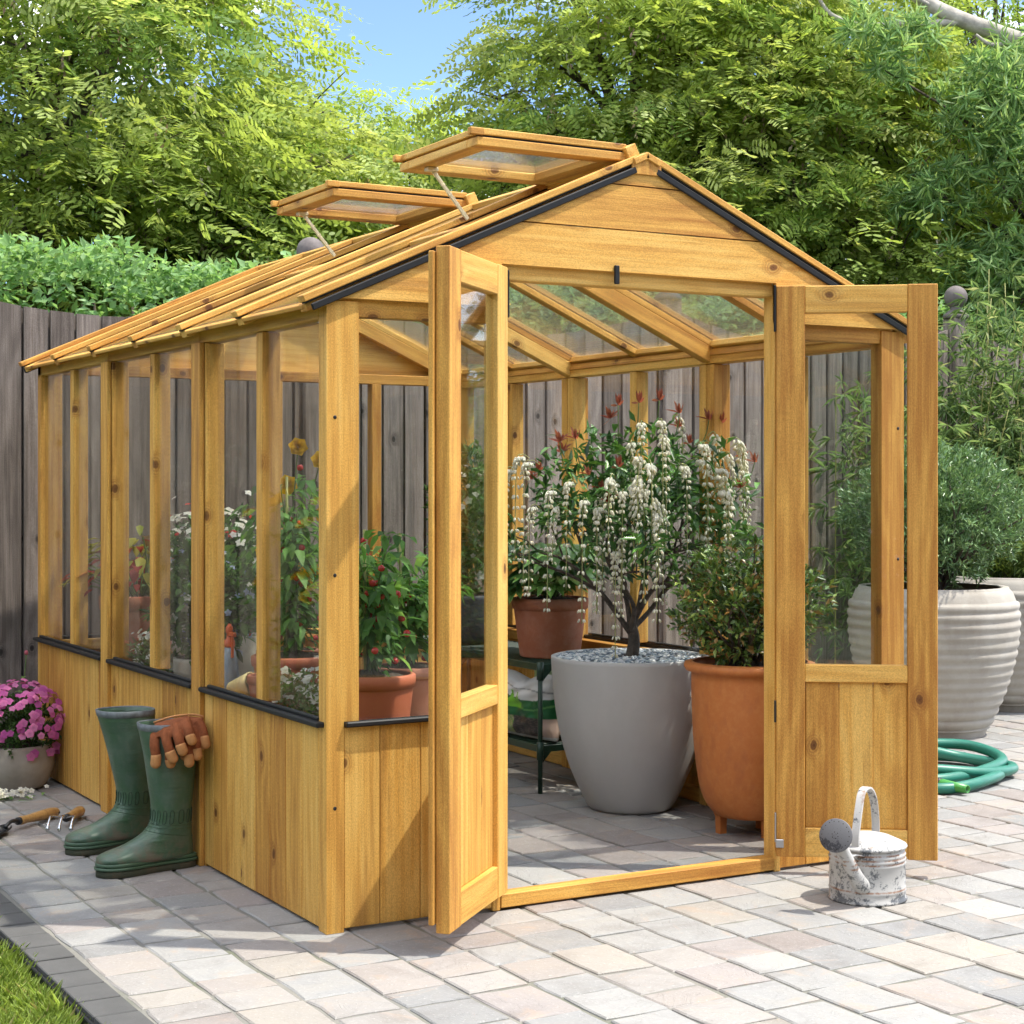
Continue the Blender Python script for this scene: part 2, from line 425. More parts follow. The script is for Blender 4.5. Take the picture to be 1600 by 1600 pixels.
class MB:
    """collects shapes into one mesh; every vertex carries grain coordinates and a tint"""
    def __init__(s):
        s.v, s.f, s.gc, s.ti, s.col, s.smooth, s.mi = [], [], [], [], [], [], []
    def add(s, verts, faces, gc=None, tint=0.5, col=(1, 1, 1), smooth=False, mi=0):
        b = len(s.v)
        s.v += [tuple(p) for p in verts]
        s.gc += [tuple(p) for p in (gc if gc is not None else verts)]
        s.ti += [tint] * len(verts)
        if isinstance(col, list): s.col += col
        else: s.col += [col] * len(verts)
        s.f += [tuple(i + b for i in f) for f in faces]
        s.smooth += [smooth] * len(faces)
        s.mi += [mi] * len(faces)
        return s
    def build(s, name, mat, parent=None, loc=None, rot=None, kind=None):
        me = bpy.data.meshes.new(name)
        me.from_pydata(s.v, [], s.f)
        for mt in (mat if isinstance(mat, (list, tuple)) else [mat]): me.materials.append(mt)
        a = me.attributes.new("gc", 'FLOAT_VECTOR', 'POINT'); a.data.foreach_set("vector", np.array(s.gc, np.float32).ravel())
        a = me.attributes.new("tint", 'FLOAT', 'POINT'); a.data.foreach_set("value", np.array(s.ti, np.float32))
        a = me.attributes.new("col", 'FLOAT_COLOR', 'POINT')
        c = np.ones((len(s.v), 4), np.float32); c[:, :3] = np.array(s.col, np.float32); a.data.foreach_set("color", c.ravel())
        me.polygons.foreach_set("use_smooth", s.smooth)
        me.polygons.foreach_set("material_index", s.mi)
        bm = bmesh.new(); bm.from_mesh(me)
        bmesh.ops.recalc_face_normals(bm, faces=bm.faces)
        bm.to_mesh(me); bm.free()
        me.update()
        o = link_mesh(name, me, parent, loc, rot)
        if kind: o["kind"] = kind
        return o
    # -- shapes
    def box(s, lo, hi, T=None, ch=0.002, axis=None, tint=None, jit=True, mi=0):
        """chamfered box; T maps local points to the parent's space; grain runs along the longest side"""
        lo, hi = np.array(lo, float), np.array(hi, float)
        lo, hi = np.minimum(lo, hi), np.maximum(lo, hi)
        d = hi - lo
        ch = min(ch, d.min() * 0.3)
        ax = int(np.argmax(d)) if axis is None else axis
        vs, idx = [], {}
        for sx in (0, 1):
            for sy in (0, 1):
                for sz in (0, 1):
                    sg = (sx, sy, sz)
                    for k in range(3):
                        p = [hi[i] if sg[i] else lo[i] for i in range(3)]
                        for i in range(3):
                            if i != k: p[i] += -ch if sg[i] else ch
                        idx[(sg, k)] = len(vs); vs.append(p)
        fs = []
        for k in range(3):
            a, b = (k + 1) % 3, (k + 2) % 3
            for sd in (0, 1):
                q = []
                for (u, w) in ((0, 0), (1, 0), (1, 1), (0, 1)):
                    sg = [0, 0, 0]; sg[k] = sd; sg[a] = u; sg[b] = w
                    q.append(idx[(tuple(sg), k)])
                fs.append(tuple(q if sd else q[::-1]))
        for k in range(3):                        # edges run along k
            a, b = (k + 1) % 3, (k + 2) % 3
            for u in (0, 1):
                for w in (0, 1):
                    s0 = [0, 0, 0]; s1 = [0, 0, 0]
                    s0[a] = s1[a] = u; s0[b] = s1[b] = w; s1[k] = 1
                    q = [idx[(tuple(s0), a)], idx[(tuple(s1), a)], idx[(tuple(s1), b)], idx[(tuple(s0), b)]]
                    fs.append(tuple(q if (u != w) else q[::-1]))
        for sg in [(x, y, z) for x in (0, 1) for y in (0, 1) for z in (0, 1)]:
            q = [idx[(sg, 0)], idx[(sg, 1)], idx[(sg, 2)]]
            fs.append(tuple(q if (sum(sg) % 2) else q[::-1]))
        P = np.array(vs)
        perm = {0: (1, 2, 0), 1: (2, 0, 1), 2: (0, 1, 2)}[ax]
        off = np.array([random.uniform(0, 9), random.uniform(0, 9), random.uniform(0, 9)]) if jit else np.zeros(3)
        gc = (P - lo)[:, perm] + off
        if T is not None:
            P = np.array([tuple(T @ Vector(p)) for p in P])
        return s.add(P.tolist(), fs, gc.tolist(), random.random() if tint is None else tint, mi=mi)
    def prism(s, poly, y0, y1, T=None, axis=0, tint=None, plane='xz'):
        """polygon in x,z pushed along y (or in x,y pushed along z)"""
        n = len(poly)
        area = sum(poly[i][0] * poly[(i + 1) % n][1] - poly[(i + 1) % n][0] * poly[i][1] for i in range(n))
        if (area < 0) == (plane == 'xz'): poly = poly[::1]
        else: poly = poly[::-1]
        mk = (lambda a, b, t: (a, t, b)) if plane == 'xz' else (lambda a, b, t: (a, b, t))
        P = [mk(a, b, y0) for a, b in poly] + [mk(a, b, y1) for a, b in poly]
        fs = [tuple(range(n)), tuple(range(2 * n - 1, n - 1, -1))]
        fs += [(i, n + i, n + (i + 1) % n, (i + 1) % n) for i in range(n)]
        fs = [f[::-1] for f in fs]
        A = np.array(P)
        perm = {0: (1, 2, 0), 1: (2, 0, 1), 2: (0, 1, 2)}[axis]
        off = np.array([random.uniform(0, 9), random.uniform(0, 9), random.uniform(0, 9)])
        gc = A[:, perm] + off
        if T is not None: P = [tuple(T @ Vector(p)) for p in P]
        return s.add(P, fs, gc.tolist(), random.random() if tint is None else tint)
    def loft(s, rings, cap0=True, cap1=True, smooth=True, closed=True, col=(1, 1, 1), mi=0):
        n = len(rings[0]); P = [p for r in rings for p in r]; fs = []
        for i in range(len(rings) - 1):
            for j in range(n if closed else n - 1):
                k = (j + 1) % n
                fs.append((i * n + j, i * n + k, (i + 1) * n + k, (i + 1) * n + j))
        if cap0: fs.append(tuple(range(n))[::-1])
        if cap1: fs.append(tuple(range((len(rings) - 1) * n, len(rings) * n)))
        return s.add(P, fs, smooth=smooth, col=col, mi=mi)
    def lathe(s, prof, seg=32, c=(0, 0, 0), smooth=True, cap0=False, cap1=False, wob=None, col=(1, 1, 1), mi=0):
        rings = []
        for r, z in prof:
            rings.append([(c[0] + r * math.cos(2 * PI * j / seg) * (1 + (wob(j / seg, z) if wob else 0)),
                           c[1] + r * math.sin(2 * PI * j / seg) * (1 + (wob(j / seg, z) if wob else 0)), c[2] + z) for j in range(seg)])
        return s.loft(rings, cap0, cap1, smooth, col=col, mi=mi)
    def tube(s, path, rad, seg=8, smooth=True, caps=True, col=(1, 1, 1), flat=None):
        """round (or flat: (w,h) factors) tube along a path"""
        P = [Vector(p) for p in path]; n = len(P)
        if not hasattr(rad, "__len__"): rad = [rad] * n
        rings = []; ref = None
        for i in range(n):
            t = (P[min(i + 1, n - 1)] - P[max(i - 1, 0)]).normalized()
            if ref is None:
                ref = Vector((0, 0, 1)) if abs(t.z) < 0.9 else Vector((1, 0, 0))
            a = ref - t * ref.dot(t)
            a = a.normalized() if a.length > 1e-6 else t.orthogonal().normalized()
            ref = a
            b = t.cross(a)
            fw, fh = flat if flat else (1, 1)
            rings.append([tuple(P[i] + (a * math.cos(2 * PI * j / seg) * fh + b * math.sin(2 * PI * j / seg) * fw) * rad[i]) for j in range(seg)])
        return s.loft(rings, caps, caps, smooth, col=col)

def spline(pts, n):
    """Catmull-Rom through the points, n samples per span (any dimension)"""
    P = np.array(pts, float); out = []
    for i in range(len(P) - 1):
        p0, p1, p2, p3 = P[max(i - 1, 0)], P[i], P[i + 1], P[min(i + 2, len(P) - 1)]
        for k in range(n):
            t = k / n
            out.append(0.5 * ((2 * p1) + (-p0 + p2) * t + (2 * p0 - 5 * p1 + 4 * p2 - p3) * t * t + (-p0 + 3 * p1 - 3 * p2 + p3) * t ** 3))
    out.append(P[-1])
    return np.array(out)

def np_mesh(name, V, F, mat, col=None, smooth=False, parent=None, kind=None, loc=None):
    me = bpy.data.meshes.new(name)
    V = np.ascontiguousarray(V, np.float32); F = np.ascontiguousarray(F, np.int32)
    n, k = F.shape
    me.vertices.add(len(V)); me.vertices.foreach_set("co", V.ravel())
    me.loops.add(n * k); me.loops.foreach_set("vertex_index", F.ravel())
    me.polygons.add(n); me.polygons.foreach_set("loop_start", np.arange(0, n * k, k, dtype=np.int32))
    me.update(calc_edges=True)
    if smooth: me.polygons.foreach_set("use_smooth", np.ones(n, bool))
    if col is not None:
        a = me.attributes.new("col", 'FLOAT_COLOR', 'POINT')
        c = np.ones((len(V), 4), np.float32); c[:, :3] = col; a.data.foreach_set("color", c.ravel())
    me.materials.append(mat)
    o = link_mesh(name, me, parent, loc)
    if kind: o["kind"] = kind
    return o

# ------------------------------------------------------------------ leaf builders (numpy)
def unit(a): return a / np.maximum(np.linalg.norm(a, axis=-1, keepdims=True), 1e-9)
def vary(base, n, dv=0.18, dh=0.06):
    base = np.array(base, float)
    k = 1 + RNG.normal(0, dv, (n, 1)); h = 1 + RNG.normal(0, dh, (n, 3))
    return np.clip(base * k * h, 0.003, 1)
def pick(pal, n, p=None, dv=0.15):
    pal = np.array(pal, float); i = RNG.choice(len(pal), n, p=p)
    return np.clip(pal[i] * (1 + RNG.normal(0, dv, (n, 1))), 0.003, 1)

def leaves(P, D, U, L, Wd, col, fold=0.3, droop=0.15, full=False):
    """blade leaves: P base, D direction, U upward normal"""
    n = len(P); D = unit(D); S = unit(np.cross(D, U)); U = np.cross(S, D)
    L = np.broadcast_to(np.asarray(L, float).reshape(-1, 1), (n, 1)); Wd = np.broadcast_to(np.asarray(Wd, float).reshape(-1, 1), (n, 1))
    if not full:
        V = np.stack([P, P + D * L * .45 - S * Wd * .5 + U * fold * Wd * .5, P + D * L - U * L * droop, P + D * L * .45 + S * Wd * .5 + U * fold * Wd * .5], 1)
        T = np.array([[0, 1, 2], [0, 2, 3]])
    else:
        m1 = P + D * L * .35 - U * L * droop * .05; m2 = P + D * L * .70 - U * L * droop * .45
        V = np.stack([P, m1, m2, P + D * L - U * L * droop,
                      m1 - S * Wd * .5 + U * fold * Wd * .5, m2 - S * Wd * .38 + U * fold * Wd * .38,
                      m1 + S * Wd * .5 + U * fold * Wd * .5, m2 + S * Wd * .38 + U * fold * Wd * .38], 1)
        T = np.array([[0, 4, 1], [4, 5, 2], [4, 2, 1], [5, 3, 2], [0, 1, 6], [1, 2, 7], [1, 7, 6], [2, 3, 7]])
    k = V.shape[1]
    F = (T[None] + (np.arange(n) * k)[:, None, None]).reshape(-1, 3)
    return V.reshape(-1, 3), F, np.repeat(col, k, 0)

def compound(P, D, U, L, col, pairs=6, lw=0.115, ll=0.25, sag=0.25, fine=True):
    """feather leaves: leaflets in pairs along a sagging midrib"""
    n = len(P); D = unit(D); S = unit(np.cross(D, U)); U = np.cross(S, D)
    L = np.asarray(L, float).reshape(-1, 1)
    Vs, Cs = [], []
    for i in range(pairs * 2 + 1):
        t = 0.18 + 0.82 * (i // 2) / pairs if i < pairs * 2 else 1.0
        sd = 0 if i == pairs * 2 else (1 if i % 2 else -1)
        base = P + D * L * t * (1 - .06 * t) - np.array([0, 0, 1.0]) * L * sag * t * t
        dd = unit(D * (0.45 if sd else 1.0) + S * sd * 0.95 + U * RNG.normal(-0.10, 0.16, (n, 1)) + RNG.normal(0, .06, (n, 3)))
        l = L * ll * (1.0 - .28 * abs(t - .5)) * RNG.uniform(.85, 1.15, (n, 1)); w = L * lw
        nn = unit(U + RNG.normal(0, .2, (n, 3))); ss = unit(np.cross(dd, nn))
        if not fine:
            V = np.stack([base, base + dd * l * .5 - ss * w * .5, base + dd * l, base + dd * l * .5 + ss * w * .5], 1)
            Vs.append(V); Cs.append(np.repeat(col * RNG.uniform(.85, 1.15, (n, 1)), 4, 0).reshape(n, 4, 3))
            continue
        V = np.stack([base, base + dd * l * .30 - ss * w * .42, base + dd * l * .74 - ss * w * .40, base + dd * l,
                      base + dd * l * .74 + ss * w * .40, base + dd * l * .30 + ss * w * .42], 1)
        Vs.append(V); Cs.append(np.repeat(col * RNG.uniform(.85, 1.15, (n, 1)), 6, 0).reshape(n, 6, 3))
    V = np.stack(Vs, 1).reshape(-1, 3); Cc = np.stack(Cs, 1).reshape(-1, 3)
    if not fine: return V, np.arange(len(V)).reshape(-1, 4), Cc
    q = np.arange(len(V)).reshape(-1, 6)
    F = np.concatenate([q[:, [0, 1, 2, 3]], q[:, [0, 3, 4, 5]]])
    return V, F, Cc

def join(parts):
    V, F, Cc, b = [], [], [], 0
    for v, f, c in parts:
        V.append(v); F.append(f + b); Cc.append(c); b += len(v)
    return np.concatenate(V), np.concatenate(F), np.concatenate(Cc)

def rand_dirs(n):
    return unit(RNG.normal(0, 1, (n, 3)))

# ================================================================== THE SETTING
def sheet(name, x0, x1, y0, y1, z, mat):
    mb = MB(); mb.add([(x0, y0, z), (x1, y0, z), (x1, y1, z), (x0, y1, z)], [(0, 1, 2, 3)])
    return tag(mb.build(name, mat), kind="structure")

sheet("ground", -300, 300, -300, 300, -0.075, M['earth'])
sheet("lawn", -9, -0.684, -7, 3.0, -0.048, M['lawn'])

# ---- patio: sandstone setts laid in courses that run away from the camera
patio = sheet("patio", -0.574, 9.5, -6.0, 3.35, -0.0045, M['mortar'])
PAL = [(.285, .289, .29), (.335, .338, .335), (.37, .37, .362), (.36, .325, .30), (.38, .35, .31), (.30, .26, .242), (.365, .345, .325), (.255, .26, .267), (.345, .312, .302)]
PW = [.15, .15, .15, .13, .10, .08, .14, .06, .09]
CAMP = np.array([-1.678, -3.839, 1.0856]); FW = np.array([.4956, .8686]); RT = np.array([.8686, -.4956])
def px(x, y, z=0.0):
    d = np.array([x, y]) - CAMP[:2]; Z = d @ FW
    return (800 + 2717 * (d @ RT) / Z, 752.3 + 2717 * (CAMP[2] - z) / Z, Z) if Z > 0.3 else (-1, 9999, 99)

def make_paver(x0, x1, y0, y1):
    j = lambda a=.004: random.uniform(-a, a)
    xm, ym = (x0 + x1) / 2, (y0 + y1) / 2
    out = [(x0 + j(), y0 + j()), (xm + j(.02), y0 + j()), (x1 + j(), y0 + j()), (x1 + j(), ym + j(.02)), (x1 + j(), y1 + j()), (xm + j(.02), y1 + j()), (x0 + j(), y1 + j()), (x0 + j(), ym + j(.02))]
    zt = random.uniform(-.0015, .0015); tx, ty = random.uniform(-.006, .006), random.uniform(-.006, .006)
    def ring(ins, z, slope=True):
        r = []
        for (x, y) in out:
            dx, dy = xm - x, ym - y; l = math.hypot(dx, dy)
            xx, yy = x + dx / l * ins, y + dy / l * ins
            r.append((xx, yy, z + (zt + (xx - xm) * tx + (yy - ym) * ty if slope else 0)))
        return r
    rings = [ring(0, -.02, False), ring(.0005, -.0030), ring(.005, 0)]
    P = [p for r in rings for p in r]
    f = []
    for i in range(2):
        f += [(i * 8 + k, i * 8 + (k + 1) % 8, i * 8 + 8 + (k + 1) % 8, i * 8 + 8 + k) for k in range(8)]
    f.append(tuple(range(16, 24)))
    c = random.choices(PAL, PW)[0]; b = random.uniform(.95, 1.05); c = tuple(.85 * (.76 * v + .24 * w) for v, w in zip(c, (.345, .335, .322)))
    off = (random.uniform(0, 20), random.uniform(0, 20), random.uniform(0, 20))
    return P, f, [(p[0] + off[0], p[1] + off[1], p[2] + off[2]) for p in P], tuple(v * b for v in c)

pav = []
x = -0.566
while x < 8.6:
    w = .158
    y = -2.5 + random.uniform(0, .15)
    while y < 2.98:
        l = random.choice([.11, .13, .15, .165, .18, .21, .225])
        u, v, Z = px(x + w / 2, y + l / 2)
        inview = -40 < u < 1640 and v < 1650
        area = 0.0
        if inview:
            area = w * l * (2717 ** 2) * CAMP[2] / Z ** 3
            if 0.0 < x + w / 2 < .5 and .05 < y < 2.6: area = 0.0       # behind the greenhouse wall
        pav.append((area, x + .0045, x + w - .0045, y + .0048, y + l - .0048))
        y += l
    x += w
pav.sort(key=lambda t: -t[0])
rest = MB()
for k, (a, x0, x1, y0, y1) in enumerate(pav):
    P, f, gc, c = make_paver(x0, x1, y0, y1)
    if k < 300 and a > 0:
        mb = MB(); mb.add(P, f, gc, col=c); mb.build("paver", M['paver'], patio)
    else:
        rest.add(P, f, gc, col=c)
rest.build("far_pavers", M['paver'], patio, kind="stuff")

# ---- kerb of small grey setts and the black edging strip beside the lawn
kb = MB(); kb.add([(-.672, -3.0, -.010), (-.5745, -3.0, -.010), (-.5745, 3.0, -.010), (-.672, 3.0, -.010)], [(0, 1, 2, 3)])
kerb = tag(kb.build("kerb", M['seal']), kind="structure")
y = -2.0
while y < 2.6:
    mb = MB()
    y1 = y + .108 + random.uniform(-.002, .002)
    mb.box((-.670, y, -.05), (-.5765, y1, .003 + random.uniform(-.001, .001)), ch=.002, axis=1)
    # one long arris of each sett is rounded off
    mb.build("kerb_sett", M['kerb'], kerb)
    y = y1 + .009
mb = MB(); mb.box((-.682, -3.0, -.07), (-.674, 3.0, -.004), ch=.002)
tag(mb.build("lawn_edging", M['black']), "black plastic edging strip between the grass and the grey kerb setts", "edging strip")

def grass_patch(name, n, x0, x1, y0, y1, hmin, hmax, w):
    P = np.stack([RNG.uniform(x0, x1, n), RNG.uniform(y0, y1, n), np.full(n, -.042)], 1)
    ang = RNG.uniform(0, 2 * PI, n); lean = np.abs(RNG.normal(.38, .22, n))
    D = np.stack([np.cos(ang) * lean, np.sin(ang) * lean, np.ones(n)], 1)
    U = np.stack([-np.cos(ang), -np.sin(ang), lean], 1)
    h = RNG.uniform(hmin, hmax, n) * (1 + .25 * np.sin(P[:, 0] * 21) * np.cos(P[:, 1] * 17))
    c = pick([(.37, .50, .12), (.29, .42, .09), (.44, .56, .17), (.50, .48, .24)], n, [.45, .3, .2, .05])
    return leaves(P, D, U, h, w, c, fold=.1, droop=.35, full=False)
V, F, c = join([grass_patch("g", 34000, -1.35, -.69, -.75, .95, .03, .065, .0036),
                grass_patch("g", 9000, -3.0, -.69, -2.2, 2.6, .035, .07, .005)])
tag(np_mesh("grass", V, F, M['grass'], c), kind="stuff")

# ---- fence: upright boards with curved panel tops between posts with turned ball finials
FY = 3.05
POSTS = [-2.41, -.57, 1.27, 3.13, 5.0, 6.84, 8.68]
fence = thing("fence", (0, FY, 0), "dark weathered board fence with scooped panel tops behind the greenhouse", "fence")
def fence_top(x):
    for a, b in zip(POSTS, POSTS[1:]):
        if a <= x <= b:
            t = 2 * (x - a) / (b - a) - 1
            return 1.752 + .17 * t * t
    return 1.9
x = POSTS[0] + .06
while x < POSTS[-1] - .1:
    if True:
        w = .094 + random.uniform(-.003, .003)
        a = random.uniform(.05, .09)
        dz = random.uniform(-.003, .003)
        mb = MB()
        mb.prism([(x, 0.0), (x + w, 0.0), (x + w, fence_top(x + w) + dz), (x, fence_top(x) + dz)], 0, .016, axis=2)
        R = Matrix.Translation((x, -.012, 0)) @ Matrix.Rotation(a, 4, 'Z') @ Matrix.Translation((-x, 0, 0))
        mb.v = [tuple(R @ Vector(p)) for p in mb.v]
        mb.build("board", M['fence'], fence)
        mb = MB()
        mb.prism([(x + w - .03, 0.0), (x + w + .045, 0.0), (x + w + .045, fence_top(x + w) - .004), (x + w - .03, fence_top(x + w) - .004)], .024, .036, axis=2)
        mb.build("backing_board", M['fence'], fence)
    x += .104
for p in POSTS:
    mb = MB(); mb.box((p - .05, -.03, 0), (p + .05, .07, 1.96), ch=.006)
    post = mb.build("post", M['fence'], fence)
    mb = MB(); mb.lathe([(.066, 1.957), (.068, 1.975), (.045, 1.995), (.03, 2.005), (.03, 2.02)], 24, (p, .02, 0), cap0=True)
    prof = [(.062 * math.sin(t), 2.072 - .062 * math.cos(t)) for t in np.linspace(.5, PI - .02, 12)]
    mb.lathe(prof, 24, (p, .02, 0), cap1=True)
    mb.build("ball_finial", M['stone_finial'], post)
for z in (.35, 1.1, 1.6):
    mb = MB()
    for a, b in zip(POSTS, POSTS[1:]): mb.box((a + .05, .04, z), (b - .05, .075, z + .06))
    mb.build("rail", M['fence'], fence)

# ---- hedge behind the fence
hedge = thing("hedge", (0, 3.6, 0), "pale green broad-leaved clipped hedge rising just above the fence", "hedge")
def hedge_leaves(n, x0, x1):
    X = RNG.uniform(x0, x1, n)
    top = 1.99 + .035 * np.sin(X * 5.1) + .03 * np.sin(X * 13.7 + 1) - .055 * np.clip(X, 0, 9)*0
    which = RNG.random(n)
    Z = np.where(which < .55, top + RNG.normal(0, .03, n), RNG.uniform(1.45, 1.99, n))
    Y = np.where(which < .55, RNG.uniform(3.2, 4.0, n), 3.22 + np.abs(RNG.normal(0, .06, n)))
    P = np.stack([X, Y, Z], 1)
    D = unit(np.stack([RNG.normal(0, .8, n), RNG.normal(-.35, .6, n), RNG.uniform(-.1, 1.3, n)], 1))
    U = unit(np.stack([RNG.normal(0, .5, n), RNG.normal(-.5, .5, n), np.full(n, .9)], 1))
    c = pick([(.23, .42, .16), (.29, .49, .22), (.35, .55, .29), (.15, .30, .10)], n, [.35, .35, .2, .1])
    return leaves(P, D, U, RNG.uniform(.035, .065, n), RNG.uniform(.018, .034, n), c, fold=.25, droop=.2)
V, F, c = join([hedge_leaves(10500, -1.6, 1.9), hedge_leaves(9000, 4.2, 9), hedge_leaves(2500, 1.9, 4.2)])
np_mesh("foliage", V, F, M['leaf'], c, parent=hedge, kind="stuff", loc=(0, -3.6, 0))
mb = MB()
for k in range(60):
    xx = -1.5 + k * .175
    mb.tube([(xx, 0, -.05), (xx + random.uniform(-.1, .1), random.uniform(-.1, .1), 1.0), (xx + random.uniform(-.2, .2), random.uniform(-.3, .3), 1.85)], [.02, .014, .006], 5)
mb.build("stems", M['bark'], hedge)

# ---- trees: trunk, limbs and clumps of feather leaves
def limb(p0, p1, bend=.25, n=6):
    p0, p1 = np.array(p0), np.array(p1); L = np.linalg.norm(p1 - p0)
    mid = (p0 + p1) / 2 + np.array([random.uniform(-1, 1), random.uniform(-1, 1), random.uniform(.1, .9)]) * L * bend * .5
    return spline([p0, mid, p1], n)

def feather_tree(name, x, y, zc, rx, ry, rz, nclump, per, label, pal, pw, leafL=(.15, .25), low=.2, pairs=5, trunk=.11, pods=0, group=None, flat=.11, spread=.46, fine=True):
    t = thing(name, (x, y, 0), label, "tree", group)
    ctr = np.array([0, 0, zc])
    d = rand_dirs(nclump * 2)
    d = d[(d[:, 2] > -.85) & ((d @ np.array([.5, .87, 0]) < .35) | (RNG.random(len(d)) < .3))][:int(nclump * .72)]; n = len(d)
    rad = RNG.uniform(.35, 1.0, (n, 1)) ** .45
    Cn = ctr + d * rad * np.array([rx, ry, rz])
    Cn[:, 2] = np.maximum(Cn[:, 2], low)
    out = unit(d * np.array([1, 1, .0]) + RNG.normal(0, .15, (n, 3)) * np.array([1, 1, 0]))
    m = n * per
    ci = np.repeat(np.arange(n), per)
    ang = RNG.uniform(0, 2 * PI, m); rr = np.sqrt(RNG.random(m)) * spread * RNG.uniform(.6, 1.25, n)[ci]
    tilt = RNG.normal(-.18, .12, n)[ci]
    radial = np.stack([np.cos(ang), np.sin(ang), np.zeros(m)], 1)
    P = Cn[ci] + radial * rr[:, None]
    along = (radial * out[ci]).sum(1) * rr
    P[:, 2] += tilt * along + RNG.normal(0, flat, m) * .6 - rr * rr * .35
    D = unit(radial * .9 + out[ci] * .7 + RNG.normal(0, .28, (m, 3)) + np.array([0, 0, -.22]))
    U = unit(np.array([0, 0, .8]) + RNG.normal(0, .42, (m, 3)) + out[ci] * .5)
    c = pick(pal, n, pw, .10)[ci] * RNG.uniform(.85, 1.15, (m, 1))
    V, F, Cc = compound(P, D, U, RNG.uniform(*leafL, m), c, pairs=pairs, fine=fine)
    np_mesh("crown", V, F, M['leaf'], Cc, parent=t, kind="stuff")
    # wood
    mb = MB()
    top = np.array([random.uniform(-.1, .1), random.uniform(-.1, .1), zc + rz * .35])
    tr = spline([(0, 0, -.1), (random.uniform(-.08, .08), random.uniform(-.08, .08), top[2] * .5), top], 8)
    mb.tube(tr, list(np.linspace(trunk, trunk * .3, len(tr))), 9)
    o = mb.build("trunk", M['bark'], t)
    lm = MB()
    for i in RNG.choice(n, min(n, 34), replace=False):
        k = int(np.clip((Cn[i][2] - .5) / max(top[2], .1) * len(tr), 2, len(tr) - 3))
        path = limb(tr[k - 2], Cn[i])
        lm.tube(path, list(np.linspace(trunk * .32, .008, len(path))), 5)
        for q in range(3):
            e = Cn[i] + np.array([random.uniform(-.4, .4), random.uniform(-.4, .4), random.uniform(-.1, .25)])
            b = path[int(len(path) * random.uniform(.5, .9))]
            lm.tube(limb(b, e, .2, 3), [.009, .008, .007, .006, .005, .004, .003], 4)
    lm.build("limbs", M['bark'], t)
    if pods:
        i = RNG.choice(m, pods, replace=False)
        pp = P[i] + np.array([0, 0, -.03]) + RNG.normal(0, .05, (pods, 3))
        k = 9
        q = np.repeat(pp, k, 0) + RNG.normal(0, .016, (pods * k, 3)) + np.stack([np.zeros(pods * k), np.zeros(pods * k), -np.tile(np.linspace(0, .14, k), pods)], 1)
        dd = unit(RNG.normal(0, .5, (pods * k, 3)) + np.array([0, 0, -1.0]))
        cc = pick([(.42, .33, .27), (.52, .46, .38), (.62, .62, .55), (.34, .24, .2)], pods, [.35, .3, .15, .2])
        V, F, Cc = leaves(q, dd, rand_dirs(pods * k), RNG.uniform(.025, .05, pods * k), .016, np.repeat(cc, k, 0), fold=.5)
        np_mesh("seed_pods", V, F, M['leaf'], Cc, parent=t, kind="stuff")
    return t

LP = [(.38, .49, .13), (.45, .55, .20), (.29, .40, .10), (.18, .29, .08)]
LW = [.36, .28, .22, .14]
LP2 = [(.42, .53, .14), (.50, .59, .22), (.34, .45, .12), (.21, .33, .09)]
feather_tree("locust_tree", .80, 5.75, 2.75, 1.5, 1.3, 2.1, 330, 50, "tall bright green locust tree at the upper left corner behind the hedge", LP, LW, pods=380)
feather_tree("locust_tree", 1.95, 5.9, 2.0, 1.0, 1.0, 1.45, 170, 50, "locust tree beside the sky gap, above the rear roof vent", LP, LW, pods=200)
feather_tree("locust_tree", 3.95, 8.2, 2.0, 2.0, 1.2, 2.2, 230, 46, "low distant locust tree closing the bottom of the sky gap", [(.32, .44, .08), (.40, .51, .12), (.25, .37, .07), (.19, .30, .06)], LW, leafL=(.2, .3), fine=False, pods=90)
feather_tree("locust_tree", 4.45, 5.3, 3.05, 1.0, 1.1, 2.2, 250, 50, "tall locust tree with bare dark twigs right of the sky gap", LP2, LW, pods=300)
feather_tree("locust_tree", 5.35, 4.95, 2.65, 1.25, 1.1, 2.2, 280, 50, "broad locust tree above the right slope of the roof", LP2, LW, pods=300)
feather_tree("locust_tree", 6.9, 4.75, 2.6, 1.2, 1.2, 2.3, 150, 46, "shaded locust tree behind the bamboo at the far right", [(.32, .45, .10), (.38, .50, .13), (.24, .37, .08), (.17, .28, .06)], LW, fine=False, pods=60)
feather_tree("locust_tree", -.9, 6.3, 2.7, 1.5, 1.3, 2.2, 170, 44, "locust tree at the left edge, farthest from the greenhouse", LP, LW, fine=False)
# a second, farther row that closes the view below the crowns
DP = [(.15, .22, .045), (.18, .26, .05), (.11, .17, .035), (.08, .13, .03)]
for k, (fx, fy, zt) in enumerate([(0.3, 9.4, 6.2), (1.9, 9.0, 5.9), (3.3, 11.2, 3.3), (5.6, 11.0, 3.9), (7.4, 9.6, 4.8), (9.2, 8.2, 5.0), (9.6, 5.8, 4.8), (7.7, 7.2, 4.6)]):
    feather_tree("background_tree", fx, fy, zt * .45, 1.5, 1.2, zt * .55, 80, 40, "dark green tree filling the view behind the front row of locust trees", DP, LW, leafL=(.34, .5), pairs=4, fine=False, group="dark trees behind the locust trees")

